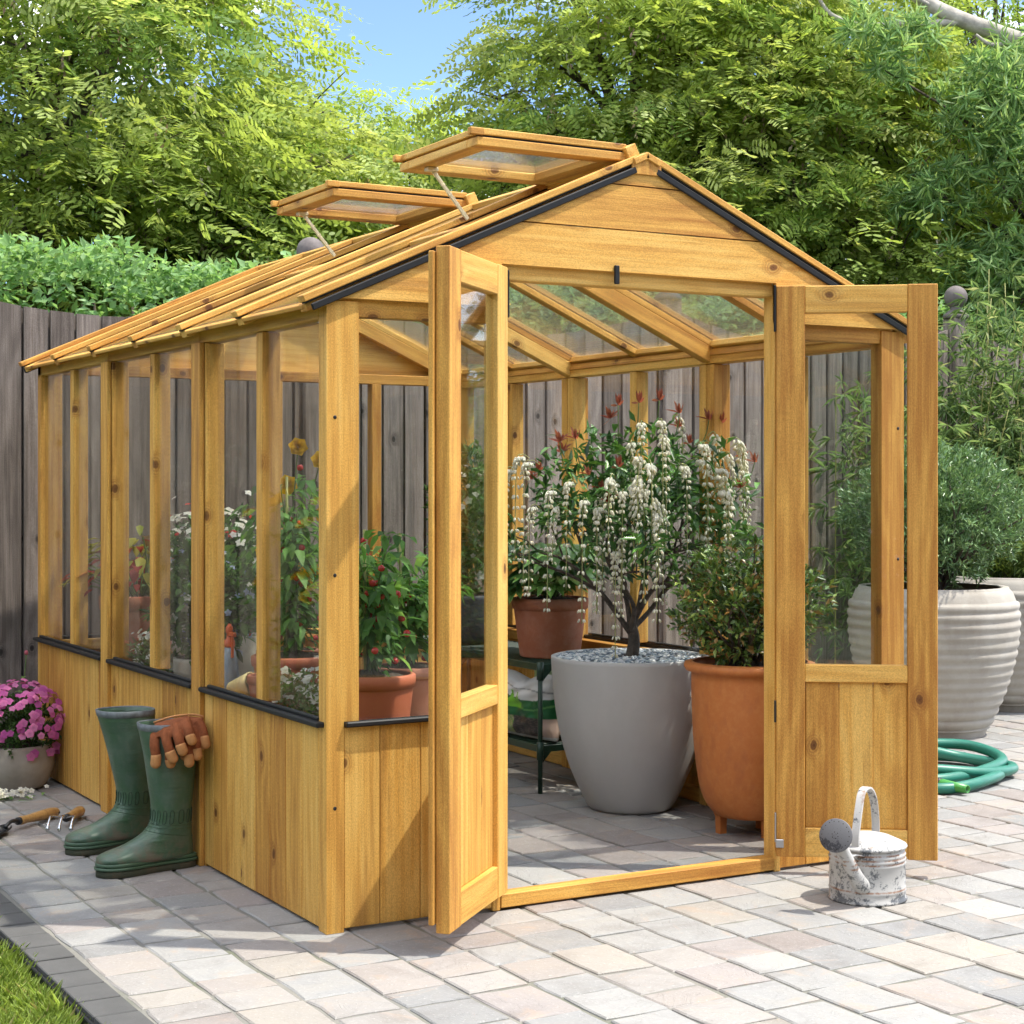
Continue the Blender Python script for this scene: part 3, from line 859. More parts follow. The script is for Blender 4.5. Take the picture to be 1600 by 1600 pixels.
# ---- narrow-leaved tree at the right edge with its bare grey bough
wt = thing("willow_leaved_tree", (6.1, 3.75, 0), "blue-green narrow-leaved tree at the right edge with a bare grey bough", "tree")
def whorl_cloud(C, per, L, W, pal, pw=None, up=.5, spread=.06):
    n = len(C) * per; ci = np.repeat(np.arange(len(C)), per)
    ax = unit(RNG.normal(0, .6, (len(C), 3)) + np.array([0, 0, up]))[ci]
    D = unit(ax * .7 + RNG.normal(0, .62, (n, 3)))
    P = C[ci] + ax * RNG.uniform(-spread, spread, (n, 1))
    U = unit(ax + RNG.normal(0, .3, (n, 3)))
    return leaves(P, D, U, RNG.uniform(L * .7, L * 1.25, n), W, pick(pal, n, pw), fold=.2, droop=.18)
cl = []
for (dx, dy, dz, r, k) in [(-.05, -.3, 3.45, .45, 130), (-.45, -.3, 3.25, .4, 90), (-.1, -.5, 2.9, .5, 150), (-.7, -.1, 2.75, .3, 60), (.2, -.5, 2.4, .5, 150), (-.45, -.35, 2.3, .35, 70), (.3, -.4, 3.4, .5, 130), (-1.1, -.15, 3.55, .3, 45), (.5, -.4, 1.9, .45, 110), (-.3, -.3, 1.75, .4, 90)]:
    g0 = rand_dirs(k) * (RNG.random((k, 1)) ** .4) * np.array([r, r * .8, r * .75]) + np.array([dx, dy, dz]); cl.append(g0)
cl = np.concatenate(cl)
V, F, c = whorl_cloud(cl, 17, .11, .0135, [(.24, .42, .16), (.32, .50, .22), (.16, .29, .12), (.42, .58, .25)], up=-.1)
np_mesh("crown", V, F, M['leaf'], c, parent=wt, kind="stuff")
mb = MB(); mb.tube(spline([(1.3, .5, -.1), (1.15, .4, 1.4), (.75, .15, 2.7), (.30, -.05, 3.40)], 6), list(np.linspace(.13, .05, 19)), 9)
mb.build("trunk", M['pale_bark'], wt)
mb = MB()
mb.tube(spline([(.30, -.05, 3.40), (-.05, -.22, 3.62), (-.28, -.16, 3.71), (-.47, -.06, 3.79), (-.66, .06, 3.91), (-.85, .16, 4.1)], 6), list(np.linspace(.060, .036, 31)), 10)
mb.tube(spline([(-.44, -.09, 3.77), (-.60, .02, 3.765), (-.77, .12, 3.765), (-.96, .22, 3.75), (-1.12, .32, 3.82), (-1.2, .36, 3.95)], 6), list(np.linspace(.026, .010, 31)), 7)
mb.tube(spline([(-.60, .02, 3.86), (-.72, .02, 3.90), (-.74, .05, 4.05)], 5), list(np.linspace(.018, .010, 11)), 7)
mb.tube(spline([(-.20, -.20, 3.66), (-.36, -.2, 3.62), (-.44, -.16, 3.68)], 5), list(np.linspace(.020, .008, 11)), 6)
mb.build("bare_bough", M['pale_bark'], wt)
mb = MB()
for k in range(26):
    e = cl[RNG.integers(len(cl))]
    mb.tube(limb((.5, .0, 2.3 + .5 * random.random()), e, .2, 4), list(np.linspace(.02, .005, 9)), 5)
mb.build("limbs", M['bark'], wt)

# ---- bamboo in front of the fence on the right
bam = thing("bamboo_clump", (4.95, 2.6, 0), "feathery bamboo clump with thin yellow canes in front of the fence", "bamboo")
mb = MB(); BP, BD = [], []
for k in range(190):
    bx = RNG.normal(.12, .62); by = RNG.normal(.0, .16)
    h = RNG.uniform(1.25, 2.25) * (1 - .12 * abs(bx)); lx, ly = RNG.normal(0, .16), RNG.normal(-.05, .1)
    if bx < -.55: h *= .82
    path = spline([(bx, by, -.05), (bx + lx * .3, by + ly * .3, h * .5), (bx + lx, by + ly, h)], 5)
    if k < 46: mb.tube(path, list(np.linspace(.005, .002, len(path))), 5)
    for q in range(26):
        t = RNG.uniform(.22, 1.0) ** .8; p = path[int(t * (len(path) - 1))]
        a = RNG.uniform(0, 2 * PI); r = RNG.uniform(.02, .17)
        BP.append(p + np.array([math.cos(a) * r, math.sin(a) * r, RNG.normal(0, .04)])); BD.append((math.cos(a), math.sin(a)))
mb.build("canes", M['cane'], bam)
BP = np.array(BP); BD = np.array(BD); k = 6
P = np.repeat(BP, k, 0); a = np.repeat(BD, k, 0)
n = len(P)
D = unit(np.concatenate([a * .8, np.zeros((n, 1))], 1) + RNG.normal(0, .5, (n, 3)) + np.array([0, 0, -.15]))
V, F, c = leaves(P, D, unit(np.array([0, 0, 1.0]) + RNG.normal(0, .35, (n, 3))), RNG.uniform(.05, .11, n), RNG.uniform(.007, .011, n),
                 pick([(.17, .28, .12), (.24, .36, .17), (.12, .20, .08), (.36, .42, .24)], n, [.4, .28, .22, .1]), fold=.2, droop=.25)
np_mesh("foliage", V, F, M['leaf'], c, parent=bam, kind="stuff")

# ---- the rest of the garden that the panes mirror: a hedge behind the viewer, flower borders left and behind
def border_hedge(name, x0, x1, y0, y1, h, n, label):
    t = thing(name, ((x0 + x1) / 2, (y0 + y1) / 2, 0), label, "hedge")
    cx_, cy_ = (x0 + x1) / 2, (y0 + y1) / 2
    X = RNG.uniform(x0, x1, n); Y = RNG.uniform(y0, y1, n); Z = RNG.uniform(0, 1, n) ** .8 * h + RNG.normal(0, .05, n)
    P = np.stack([X - cx_, Y - cy_, Z], 1)
    mb = MB(); mb.box((x0 - cx_ + .25, y0 - cy_ + .25, 0), (x1 - cx_ - .25, y1 - cy_ - .25, h - .25)); mb.build("sky_blocking_core", M["inner"], t)  # solid dark box added so no sky specks show in the mirrored hedge
    V, F, c = leaves(P, rand_dirs(n) + np.array([0, 0, .3]), unit(RNG.normal(0, .5, (n, 3)) + np.array([0, 0, 1])), RNG.uniform(.07, .13, n), RNG.uniform(.04, .07, n),
                     pick([(.12, .22, .06), (.16, .28, .08), (.08, .15, .04)], n), fold=.25)
    np_mesh("foliage", V, F, M['leaf'], c, parent=t, kind="stuff")
border_hedge("garden_hedge", -9, 24, -9.6, -8.6, 4.6, 46000, "tall dark hedge closing the garden behind the viewer")
border_hedge("garden_hedge", -7.6, -6.6, -8.5, 3.2, 3.4, 14000, "tall dark hedge along the left side of the lawn")

# ================================================================== THE GREENHOUSE
GW, GD, GH, SILL = 1.827, 2.67, 1.52, .494
gh = thing("greenhouse", (0, 0, 0), "honey coloured timber greenhouse with open double doors and two raised roof vents", "greenhouse")
def gpart(name, mb, mat='wood', parent=None): return mb.build(name, M[mat], parent or gh)
def b1(name, lo, hi, mat='wood', parent=None, T=None, ch=.002, axis=None):
    mb = MB(); mb.box(lo, hi, T, ch, axis); return gpart(name, mb, mat, parent)

MIR = Matrix(((-1, 0, 0, GW), (0, 1, 0, 0), (0, 0, 1, 0), (0, 0, 0, 1)))      # the right-hand wall mirrors the left-hand one
for T in (None, MIR):
    for i in range(3):
        y0 = .89 * i
        ya = y0 + (.0455 if i == 0 else .002); yb = y0 + (.89 - .002 if i < 2 else .89 - .0455)
        if i > 0: b1("wall_post", (.002, ya, .0), (.058, ya + .04, 1.476), T=T)
        if i < 2: b1("wall_post", (.002, yb - .04, .0), (.058, yb, 1.476), T=T)
        b1("glazing_bar", (.004, y0 + .424, .511), (.056, y0 + .466, 1.476), T=T)
        s0 = y0 + (.012 if i == 0 else .038); s1 = y0 + (.852 if i < 2 else .885)
        b1("sill_strip", (-.020, s0, SILL), (.010, s1, .507), 'black', T=T, ch=.003)
        b1("sill_lip", (-.004, s0 + .03, .5075), (.008, s1 - .03, .516), 'black', T=T, ch=.002)
        b1("sill_rail", (.0145, ya + .042, .455), (.055, yb - .042, .4935), T=T)
        b1("floor_rail", (.0145, ya + .042, .004), (.055, yb - .042, .05), T=T)
        n = 8; step = (yb - ya) / n
        for k in range(n):
            e = random.uniform(0, .0012)
            b1("wall_board", (.000 + e, ya + step * k + .0012, .008), (.0135, ya + step * (k + 1) - .0012, SILL - .001), T=T, ch=.0022)
        for (pa, pb) in ((ya + (.04 if i else 0), y0 + .424), (y0 + .466, yb - (.04 if i < 2 else 0))):
            b1("glass_pane", (.014, pa + .001, .508), (.017, pb - .001, 1.479), 'glass', T=T, ch=.0005)
        b1("wall_plate", (.0, y0 + .001, 1.4785), (.058, y0 + .889, 1.5195), T=T) if i else b1("wall_plate", (.0, .0465, 1.4785), (.058, .889, 1.5195), T=T)
    for yj in (.89, 1.78): b1("joint_batten", (-.014, yj - .036, .0), (.0005, yj + .036, 1.4775), T=T)
    b1("corner_post", (.0, GD - .044, .0), (.08, GD, GH), T=T)

# front wall, left and right of the doorway
DO0, DO1 = .477, 1.350
for T in (None, MIR):
    mb = MB(); mb.prism([(.0, .0), (.0455, .0), (.0455, .507), (.085, .507), (.085, GH), (.0, GH)], -.002, .044, T, axis=2); gpart("corner_post", mb)
    xs = [.0465, .143, .253, .363, .455]
    for a, b in zip(xs, xs[1:]): b1("wall_board", (a + .0008, .000 + random.uniform(0, .0008), .008), (b - .0008, .0135, SILL - .001), T=T, ch=.002)
    b1("door_post", (.4555, -.004, .0), (DO0, .045, 1.634), T=T)
    b1("front_sill_strip", (.046, -.020, SILL), (.4545, .010, .507), 'black', T=T, ch=.003)
    for zz in (.30, .86, 1.24):
        mb = MB(); mb.lathe([(.0001, 0), (.0042, 0), (.0048, .0008), (.0048, .002)], 12)
        Ms = (T or Matrix.Identity(4)) @ Matrix.Translation((.022, -.0028, zz)) @ Matrix.Rotation(-PI / 2, 4, 'X')
        mb.v = [tuple(Ms @ Vector(p)) for p in mb.v]; gpart("screw_head", mb, 'dark_steel')
    b1("sill_rail", (.0465, .0145, .455), (.4545, .05, .4935), T=T)
    b1("top_rail", (.0858, .004, 1.484), (.4545, .045, 1.545), T=T)
    b1("glass_pane", (.0855, .014, .508), (.4548, .017, 1.4835), 'glass', T=T, ch=.0005)
b1("threshold", (DO0 + .001, -.006, .006), (DO1 - .001, .040, .041))
b1("lintel", (DO0 + .001, .0036, 1.598), (DO1 - .001, .05, 1.652))
b1("door_latch", (.812, -.022, 1.603), (.826, -.0125, 1.652), 'black')

# gables
def rake(x, dz=0.0): return 1.52 + .4397 * (x if x < GW / 2 else GW - x) + dz
def gable(y0, y1, notch):
    zs = [1.525, 1.747, 1.866, 1.93]
    for k in range(3):
        z0, z1 = zs[k], zs[k + 1] if k < 2 else 1.925
        g = .0018
        xl = lambda z: max((z - 1.52) / .4397, .041)
        lo, hi = z0 + g, z1 - g
        if k == 2:
            poly = [(xl(lo), lo), (GW - xl(lo), lo), (GW / 2, rake(GW / 2))]
        elif k == 0 and notch:
            poly = [(.041, lo), (DO0, lo), (DO0, 1.636), (DO1, 1.636), (DO1, lo), (GW - .041, lo), (GW - .041, rake(.041)), (GW - xl(hi), hi), (xl(hi), hi), (.041, rake(.041))]
        elif k == 0:
            poly = [(.041, lo), (GW - .041, lo), (GW - .041, rake(.041)), (GW - xl(hi), hi), (xl(hi), hi), (.041, rake(.041))]
        else:
            poly = [(xl(lo), lo), (GW - xl(lo), lo), (GW - xl(hi), hi), (xl(hi), hi)]
        mb = MB(); mb.prism(poly, y0, y1, axis=0); gpart("gable_board", mb)
gable(-.012, .003, True)
gable(GD - .003, GD + .012, False)
# rear wall: four glazed bays over boards
b1("rear_rail", (.0805, GD - .045, 1.484), (GW - .0805, GD - .003, 1.5235))
b1("sill_rail", (.0805, GD - .045, .455), (GW - .0805, GD - .0145, .4935))
b1("rear_sill_strip", (.046, GD - .010, SILL), (GW - .046, GD + .02, .507), 'black', ch=.003)
for xc, w in ((.457, .042), (GW / 2, .088), (GW - .457, .042)): b1("glazing_bar", (xc - w / 2, GD - .05, .508), (xc + w / 2, GD - .004, 1.4835))
for a, b in ((.081, .435), (.479, .868), (.959, 1.348), (1.392, GW - .081)): b1("glass_pane", (a, GD - .017, .508), (b, GD - .014, 1.4835), 'glass', ch=.0005)
for k in range(16):
    a = .081 + k * (GW - .162) / 16
    b1("wall_board", (a + .001, GD - .0135, .008), (a + (GW - .162) / 16 - .001, GD, SILL - .001))

# roof: measured along each slope from the eave
PITCH = math.atan(.442)
RL = .963 / math.cos(PITCH)
def slope(side):
    T = Matrix.Translation((-.069, 0, 1.527)) @ Matrix.Rotation(-PITCH, 4, 'Y')
    return T if side == 0 else MIR @ T
for side in (0, 1):
    T = slope(side)
    vents = side == 0
    for i in range(7):
        y = .445 * i
        y = min(max(y, .0), 2.67)
        b1("roof_cap", (0, y - .019, -.017), (RL - .012, y + .019, 0), T=T)
        b1("roof_seal", (.004, y - .013, -.0215), (RL - .02, y + .013, -.0165), 'seal', T=T, ch=.0005)
        yc = min(max(y, .0265), GD - .0265)
        b1("roof_bar", (.008, yc - .021, -.042), (RL - .015, yc + .021, -.0217), T=T)
        if i in (0, 2, 4, 6): b1("rafter", (.095, yc - .022, -.092), (RL - .035, yc + .022, -.0425), T=T)
    for i in range(6):
        ya, yb = .445 * i + .0145, .445 * (i + 1) - .0145
        b1("eave_board", (.006, .445 * i + .022, -.034), (.062, .445 * (i + 1) - .022, -.0235), T=T)
        open_vent = vents and i in (0, 2)
        s1 = .55 if open_vent else RL - .03
        mb = MB(); mb.box((.03, ya, -.0225), (s1, yb, -.0175), T, .0004, axis=1); gpart("roof_pane", mb, 'poly')
        if open_vent: b1("vent_trimmer", (s1 - .01, .445 * i + .0225, -.045), (s1 + .032, .445 * (i + 1) - .0225, -.008), T=T)
        if vents and not open_vent: b1("roof_purlin", (.52, .445 * i + .0225, -.042), (.552, .445 * (i + 1) - .0225, -.024), T=T)
        if not vents: b1("roof_purlin", (.085, .445 * i + .0225, -.044), (.125, .445 * (i + 1) - .0225, -.0235), T=T)
    b1("eave_plate", (.07, .024, -.072), (.112, GD - .024, -.046), T=T)
    # black weather strip below the front cap, and the front rake board behind it
    b1("rake_trim", (.012, -.0205, -.0435), (RL - .03, -.0125, -.0265), 'black', T=T, ch=.003)
    b1("rear_rake_trim", (.012, GD + .0125, -.047), (RL - .03, GD + .034, -.0265), 'black', T=T, ch=.003)
for sgn in (-1, 1):
    T = Matrix.Translation((GW / 2, 0, 1.9575)) @ Matrix.Rotation(sgn * PITCH, 4, 'Y')
    b1("ridge_board", (0 if sgn > 0 else -.05, -.024, -.018), (.05 if sgn > 0 else 0, GD + .024, 0), T=T)
for (ya_, yb_) in ((-.0185, -.0125), (GD + .0125, GD + .0185)):
    mb = MB(); mb.prism([(GW / 2 - .046, 1.898), (GW / 2 + .046, 1.898), (GW / 2 + .046, 1.934), (GW / 2, 1.9535), (GW / 2 - .046, 1.934)], ya_, yb_, axis=2); gpart("ridge_end", mb)
b1("ridge_beam", (GW / 2 - .018, .006, 1.868), (GW / 2 + .018, GD - .006, 1.934))

# the two open roof vents
for i in (0, 2):
    y0 = .445 * i
    v = bpy.data.objects.new("roof_vent", None); COL.objects.link(v); v.parent = gh
    ya, yb, x0, x1 = y0 + .001, y0 + .444, .412, .862
    for (za, zb, w) in ((1.932, 1.954, .055), (1.960, 1.977, .040)):
        b1("frame_rail", (x0, ya, za), (x1, ya + w, zb), parent=v)
        b1("frame_rail", (x0, yb - w, za), (x1, yb, zb), parent=v)
        b1("frame_rail", (x0, ya + w + .0005, za), (x0 + w, yb - w - .0005, zb), parent=v)
        b1("frame_rail", (x1 - w, ya + w + .0005, za), (x1, yb - w - .0005, zb), parent=v)
    mb = MB(); mb.box((x0 + .02, ya + .02, 1.9545), (x1 - .02, yb - .02, 1.9595), None, .0004, axis=0); gpart("vent_pane", mb, 'poly', v)
    for q in ((ya + .006, ya + .0195), (yb - .0195, yb - .006)): b1("seal", (x0 + .008, q[0], 1.9542), (x1 - .008, q[1], 1.9598), 'seal', v, ch=.0004)
    for yy in (ya - .004, yb - .014): b1("corner_block", (x0 - .02, yy, 1.958), (x0 + .02, yy + .018, 1.976), parent=v)
    Th = Matrix.Translation((.868, 0, 1.958)) @ Matrix.Rotation(-.45, 4, 'Y')
    b1("hinge_rail", (-.014, ya - .012, -.026), (.022, yb + .008, .014), parent=v, T=Th)
    A = Vector((.452, y0 + .335, 1.930)); B = Vector((.565, y0 + .335, 1.800))
    dz = (B - A); L = dz.length
    Ts = Matrix.Translation(A) @ dz.to_track_quat('X', 'Z').to_matrix().to_4x4()
    mb = MB(); mb.box((0, -.003, -.005), (L, .003, .005), Ts, .001)
    for k in range(5): mb.box((L * (.12 + .19 * k), -.0036, -.0058), (L * (.12 + .19 * k) + .006, .0036, .0058), Ts, .001)
    gpart("stay_arm", mb, 'brass', v)
    mb = MB(); mb.box((.438, y0 + .322, 1.920), (.470, y0 + .348, 1.9315), None, .002); gpart("stay_bracket", mb, 'brass', v)

# double doors: local x runs from the hinge to the free edge, local y points away from the viewer
def door(hx, hy, u, strip):
    u = Vector((u[0], u[1], 0)).normalized(); n = Vector((-u.y, u.x, 0))
    if n.dot(Vector((-1.678 - hx, -3.839 - hy, 0))) > 0: n = -n
    T = Matrix(((u.x, n.x, 0, hx), (u.y, n.y, 0, hy), (0, 0, 1, 0), (0, 0, 0, 1)))
    d = bpy.data.objects.new("door", None); COL.objects.link(d); d.parent = gh
    W_, z0, z1 = .436, .050, 1.626
    def p(name, lo, hi, mat='wood', ch=.002): return b1(name, lo, hi, mat, d, T, ch)
    p("stile", (0, 0, z0), (.078, .034, z1)); p("stile", (W_ - .080, 0, z0), (W_, .034, z1))
    p("rail", (.0784, .001, z1 - .076), (W_ - .0804, .033, z1 - .001))
    p("rail", (.0784, .001, .533), (W_ - .0804, .033, .581))
    p("rail", (.0784, .001, z0 + .001), (W_ - .0804, .033, z0 + .080))
    w = (W_ - .1588) / 3
    for k in range(3):
        p("door_board", (.0788 + w * k + .0008, .013 + random.uniform(0, .001), z0 + .0805), (.0788 + w * (k + 1) - .0008, .026, .5325))
    p("door_pane", (.072, .016, .575), (W_ - .074, .019, z1 - .070), 'glass', .0005)
    if strip: p("cover_strip", (W_ - .046, .0355, z0 + .02), (W_ + .012, .048, z1 - .012))
    return d, p
d1, p1_ = door(.488, -.022, (-.735, -.678), True)
d2, p2_ = door(1.336, -.030, (.797, -.604), False)
p2_("hinge", (-.007, -.004, z := 1.50), (-.0005, .02, 1.628), 'black')
p2_("hinge_plate", (-.002, -.0055, .075), (.020, -.0005, .098), 'steel')
p2_("hinge", (-.0045, -.003, .09), (-.0005, .015, .17), 'steel')
p2_("hinge", (-.006, -.002, .42), (-.0005, .015, .48), 'seal')
p1_("hinge", (-.006, -.003, 1.50), (-.0005, .02, 1.62), 'black')

# ================================================================== OBJECTS
# ---- helpers for pots and plants
def pot(parent, prof_out, thick, mat, seg=40, wob=None, name="pot"):
    """hollow pot from an outside profile [(r, z)...] from base to rim"""
    top = prof_out[-1]
    inner = [(max(r - thick, .01), z) for r, z in prof_out[::-1] if z > top[1] * .55 and r - thick > .01]
    inner = [(top[0] - thick * .5, top[1] + thick * .15)] + inner
    mb = MB(); mb.lathe(list(prof_out) + inner, seg, cap0=True, cap1=True, wob=wob)
    return mb.build(name, mat, parent)

def soil(parent, r, z, mat='soil'):
    mb = MB(); rings = []
    for k in range(5):
        rr = r * (1 - k / 4.2)
        rings.append([(rr * math.cos(2 * PI * j / 24), rr * math.sin(2 * PI * j / 24), z + .008 * math.sin(j * 2.3 + k) + .006 * k) for j in range(24)])
    mb.loft(rings, True, True)
    return mb.build("soil", M[mat], parent)

def smooth_prof(pts, n=5): return [tuple(p) for p in spline(pts, n)]

def leaf_mesh(name, L, W, col, mat, droop=.3, fold=.25, lobes=0):
    """one broad leaf with a raised midrib, its stalk at the origin, pointing along +x"""
    if lobes:
        Vs, Fs, Cs = [], [], []
        for k in range(lobes):
            a = (k - (lobes - 1) / 2) * (2.6 / lobes)
            l = L * (1 - .35 * abs(a) / 1.3)
            D = np.array([[math.cos(a), math.sin(a), .05]]); P = D * .01
            v, f, c = leaves(P, D, np.array([[0, 0, 1.0]]), [l], [l * .30], np.array([col]), fold=.25, droop=droop, full=True)
            Vs.append((v, f, c))
        V, F, c = join(Vs)
    else:
        V, F, c = leaves(np.zeros((1, 3)), np.array([[1.0, 0, .1]]), np.array([[0, 0, 1.0]]), [L], [W], np.array([col]), fold=fold, droop=droop, full=True)
    o = np_mesh(name, V, F, mat, c, smooth=False)
    me = o.data; bpy.data.objects.remove(o)
    return me

def aim(D, U, s=1.0):
    D = Vector(D).normalized(); S = Vector(U).cross(D)
    S = S.normalized() if S.length > 1e-5 else D.orthogonal().normalized()
    Un = D.cross(S)
    m = Matrix((( D.x, S.x, Un.x), (D.y, S.y, Un.y), (D.z, S.z, Un.z)))
    return m.to_4x4() @ Matrix.Scale(s, 4)

def put(name, me, parent, P, D, U=(0, 0, 1), s=1.0):
    o = bpy.data.objects.new(name, me); COL.objects.link(o); o.parent = parent
    o.matrix_local = Matrix.Translation(Vector(P)) @ aim(D, U, s)
    return o

# ---- the two slatted green metal stands inside
def stand(x0, x1, y0, y1, zt, zl, label, nlegs=2):
    t = thing("plant_stand", (x0, y0, 0), label, "plant stand")
    X, Y = x1 - x0, y1 - y0
    for i in range(nlegs):
        yy = Y * i / (nlegs - 1)
        for xx in (0.0, X):
            mb = MB(); mb.tube([(xx, yy, 0), (xx, yy, zt)], .0085, 10); leg = mb.build("leg", M['rack'], t)
            mb = MB()
            for z in (zt - .055, zl - .05):
                mb.lathe([(.0125, z), (.0125, z + .062)], 12, (xx, yy, 0), cap0=True, cap1=True)
            mb.build("sleeve", M['rack'], leg)
            for z in (zt, zl):
                sg = -1 if xx > 0 else 1
                mb = MB(); mb.prism([(xx + sg * .010, z - .06), (xx + sg * .016, z - .052), (xx + sg * .045, z - .022), (xx + sg * .05, z - .004), (xx + sg * .010, z - .004)], yy - .003, yy + .003)
                mb.build("bracket", M['rack'], t)
    for z in (zt, zl):
        for yy in (0, Y):
            mb = MB(); mb.box((.010, yy - .004, z - .024), (X - .010, yy + .004, z), ch=.002); mb.build("shelf_rail", M['rack'], t)
        for xx in (0, X):
            mb = MB(); mb.box((xx - .004, .010, z - .024), (xx + .004, Y - .010, z), ch=.002); mb.build("shelf_rail", M['rack'], t)
        n = int(Y / .034)
        for k in range(n):
            mb = MB(); mb.box((.0045, .014 + k * (Y - .03) / (n - 1), z - .010), (X - .0045, .022 + k * (Y - .03) / (n - 1), z - .002), ch=.001); mb.build("slat", M['rack'], t)
    return t
stand(1.405, 1.765, 1.366, 2.56, .450, .167, "dark green metal plant stand along the right glass wall behind the big grey pot", 3)
stand(.075, .56, .17, 2.58, .400, .15, "long dark green metal plant stand inside along the left glass wall", 4)

# ---- big grey planter with pebbles and the white-flowered tree
gp = thing("flowering_tree_planter", (1.532, .992, 0), "big smooth grey planter with a white-tasselled flowering small tree and pebble top", "potted tree")
prof = smooth_prof([(.122, .0), (.140, .010), (.168, .06), (.206, .15), (.235, .25), (.252, .35), (.261, .44), (.264, .505)], 4)
pot(gp, prof, .018, M['grey_pot'], 56)
soil(gp, .243, .480)
def pebbles(parent, r, z, n):
    P = []
    ico = [(0, 0, 1), (.9, 0, .3), (.28, .85, .3), (-.73, .53, .3), (-.73, -.53, .3), (.28, -.85, .3), (0, 0, -.6)]
    F = [(0, 1, 2), (0, 2, 3), (0, 3, 4), (0, 4, 5), (0, 5, 1), (6, 2, 1), (6, 3, 2), (6, 4, 3), (6, 5, 4), (6, 1, 5)]
    V, Fs, Cc = [], [], []
    for k in range(n):
        a = random.uniform(0, 2 * PI); rr = r * math.sqrt(random.random())
        s = random.uniform(.006, .013); q = Matrix.Rotation(random.uniform(0, 6), 3, 'Z')
        c = random.choice([(.72, .73, .74), (.62, .64, .66), (.10, .14, .18), (.22, .28, .33), (.78, .78, .76), (.36, .42, .47)])
        b = len(V)
        for v in ico:
            w = q @ Vector((v[0] * s * 1.25, v[1] * s, v[2] * s * .6))
            V.append((rr * math.cos(a) + w.x, rr * math.sin(a) + w.y, z + w.z + random.uniform(0, .006))); Cc.append(c)
        Fs += [tuple(i + b for i in f) for f in F]
    np_mesh("pebbles", np.array(V), np.array(Fs), M['pebble'], np.array(Cc), smooth=True, parent=parent, kind="stuff")
pebbles(gp, .244, .498, 1700)
TW = {}
mb = MB(); tips = []
base = [np.array((.0, .0, .47)), np.array((.012, -.004, .56)), np.array((.0, .0, .62))]
mb.tube(spline(base, 6), list(np.linspace(.024, .016, 13)), 9)
def branch(p, d, L, r, lvl):
    d = np.array(d) / np.linalg.norm(d)
    e = p + d * L
    e[2] = max(e[2], .70); d = (e - p) / np.linalg.norm(e - p)
    m = (p + e) / 2 + RNG.normal(0, .10 * L, 3)
    path = spline([p, m, e], 5)
    mb.tube(path, list(np.linspace(r, r * .62, len(path))), 6)
    if lvl == 0:
        tips.append((e, d)); return
    for k in range(2 if lvl < 3 else 3):
        nd = d + RNG.normal(0, .42, 3) + np.array([0, 0, .12]) + np.append(e[:2], 0) * .9
        branch(path[-1 - RNG.integers(0, 3)], nd, L * RNG.uniform(.62, .85), r * .60, lvl - 1)
for d in ((-.75, .1, .9), (.15, -.25, 1.1), (.85, .1, .75), (-.1, .45, 1.0), (-.45, -.5, .85), (.55, -.5, .95)):
    branch(base[-1] + np.array([0, 0, random.uniform(-.04, .0)]), d, .20, .0105, 3)
mb.build("trunk", M['bark'], gp)
tips = [(p * np.array([1, 1, 1]), d) for p, d in tips]
# leaves on the twigs
tp = np.array([p for p, d in tips])
tp = tp[(tp[:, 2] > .72)]
# filler twig points through the crown so that it reads as one rounded head
fill = rand_dirs(200) * (RNG.random((200, 1)) ** .45) * np.array([.40, .36, .27]) + np.array([.03, 0, 1.02])
cloud = np.concatenate([tp, fill])
m = len(cloud) * 8; ci = np.repeat(np.arange(len(cloud)), 8)
P = cloud[ci] + RNG.normal(0, .022, (m, 3))
D = unit(RNG.normal(0, .7, (m, 3)) + np.array([0, 0, .25]))
V, F, c = leaves(P, D, unit(np.array([0, 0, 1.]) + RNG.normal(0, .35, (m, 3))), RNG.uniform(.038, .07, m), RNG.uniform(.014, .021, m),
                 pick([(.06, .16, .045), (.09, .22, .055), (.14, .31, .065), (.04, .10, .04)], m, [.35, .3, .2, .15]), fold=.3, droop=.25, full=False)
np_mesh("foliage", V, F, M['gloss_leaf'], c, parent=gp, kind="stuff")
bright = [leaf_mesh("leaf", .065, .021, cc, M['gloss_leaf']) for cc in ((.12, .30, .06), (.16, .36, .07), (.09, .23, .06))]
for k in range(70):
    p = cloud[RNG.integers(len(cloud))] + RNG.normal(0, .02, 3) + np.array([-.03, -.05, .02])
    a = RNG.uniform(0, 2 * PI); put("leaf", bright[k % 3], gp, p, (math.cos(a), math.sin(a), RNG.uniform(-.3, .4)), (0, 0, 1), RNG.uniform(.8, 1.2))
def raceme(L, curve):
    V, F = [], []
    mbx = MB(); path = spline([(0, 0, 0), (curve * .6, 0, .012), (curve, 0, -.03), (curve * 1.12, 0, -L)], 10)
    mbx.tube(path, .0016, 4, col=(.42, .44, .22))
    n = int(L / .0042)
    for k in range(n):
        t = .34 + .66 * k / n; p = path[min(int(t * (len(path) - 1)), len(path) - 1)]
        a = random.uniform(0, 2 * PI); o = np.array([math.cos(a), math.sin(a), -.9]); o = o / np.linalg.norm(o)
        q = p + o * .011; s = random.uniform(.8, 1.15) * (1.05 - .35 * t)
        ax = np.array([math.cos(a) * .55, math.sin(a) * .55, -1.0]); ax /= np.linalg.norm(ax)
        u = np.cross(ax, [0, 0, 1.]); u /= max(np.linalg.norm(u), 1e-6); w = np.cross(ax, u)
        rings = [[tuple(q + ax * z * s + (u * math.cos(2 * PI * j / 5) + w * math.sin(2 * PI * j / 5)) * r * s) for j in range(5)] for r, z in ((.0018, 0), (.0040, .004), (.0046, .011), (.0028, .017))]
        cc = random.choice([(.85, .85, .83), (.80, .80, .77), (.88, .88, .87)])
        mbx.loft(rings, True, True, col=cc)
    o = mbx.build("flower_raceme", M['petal']); me = o.data; bpy.data.objects.remove(o); return me
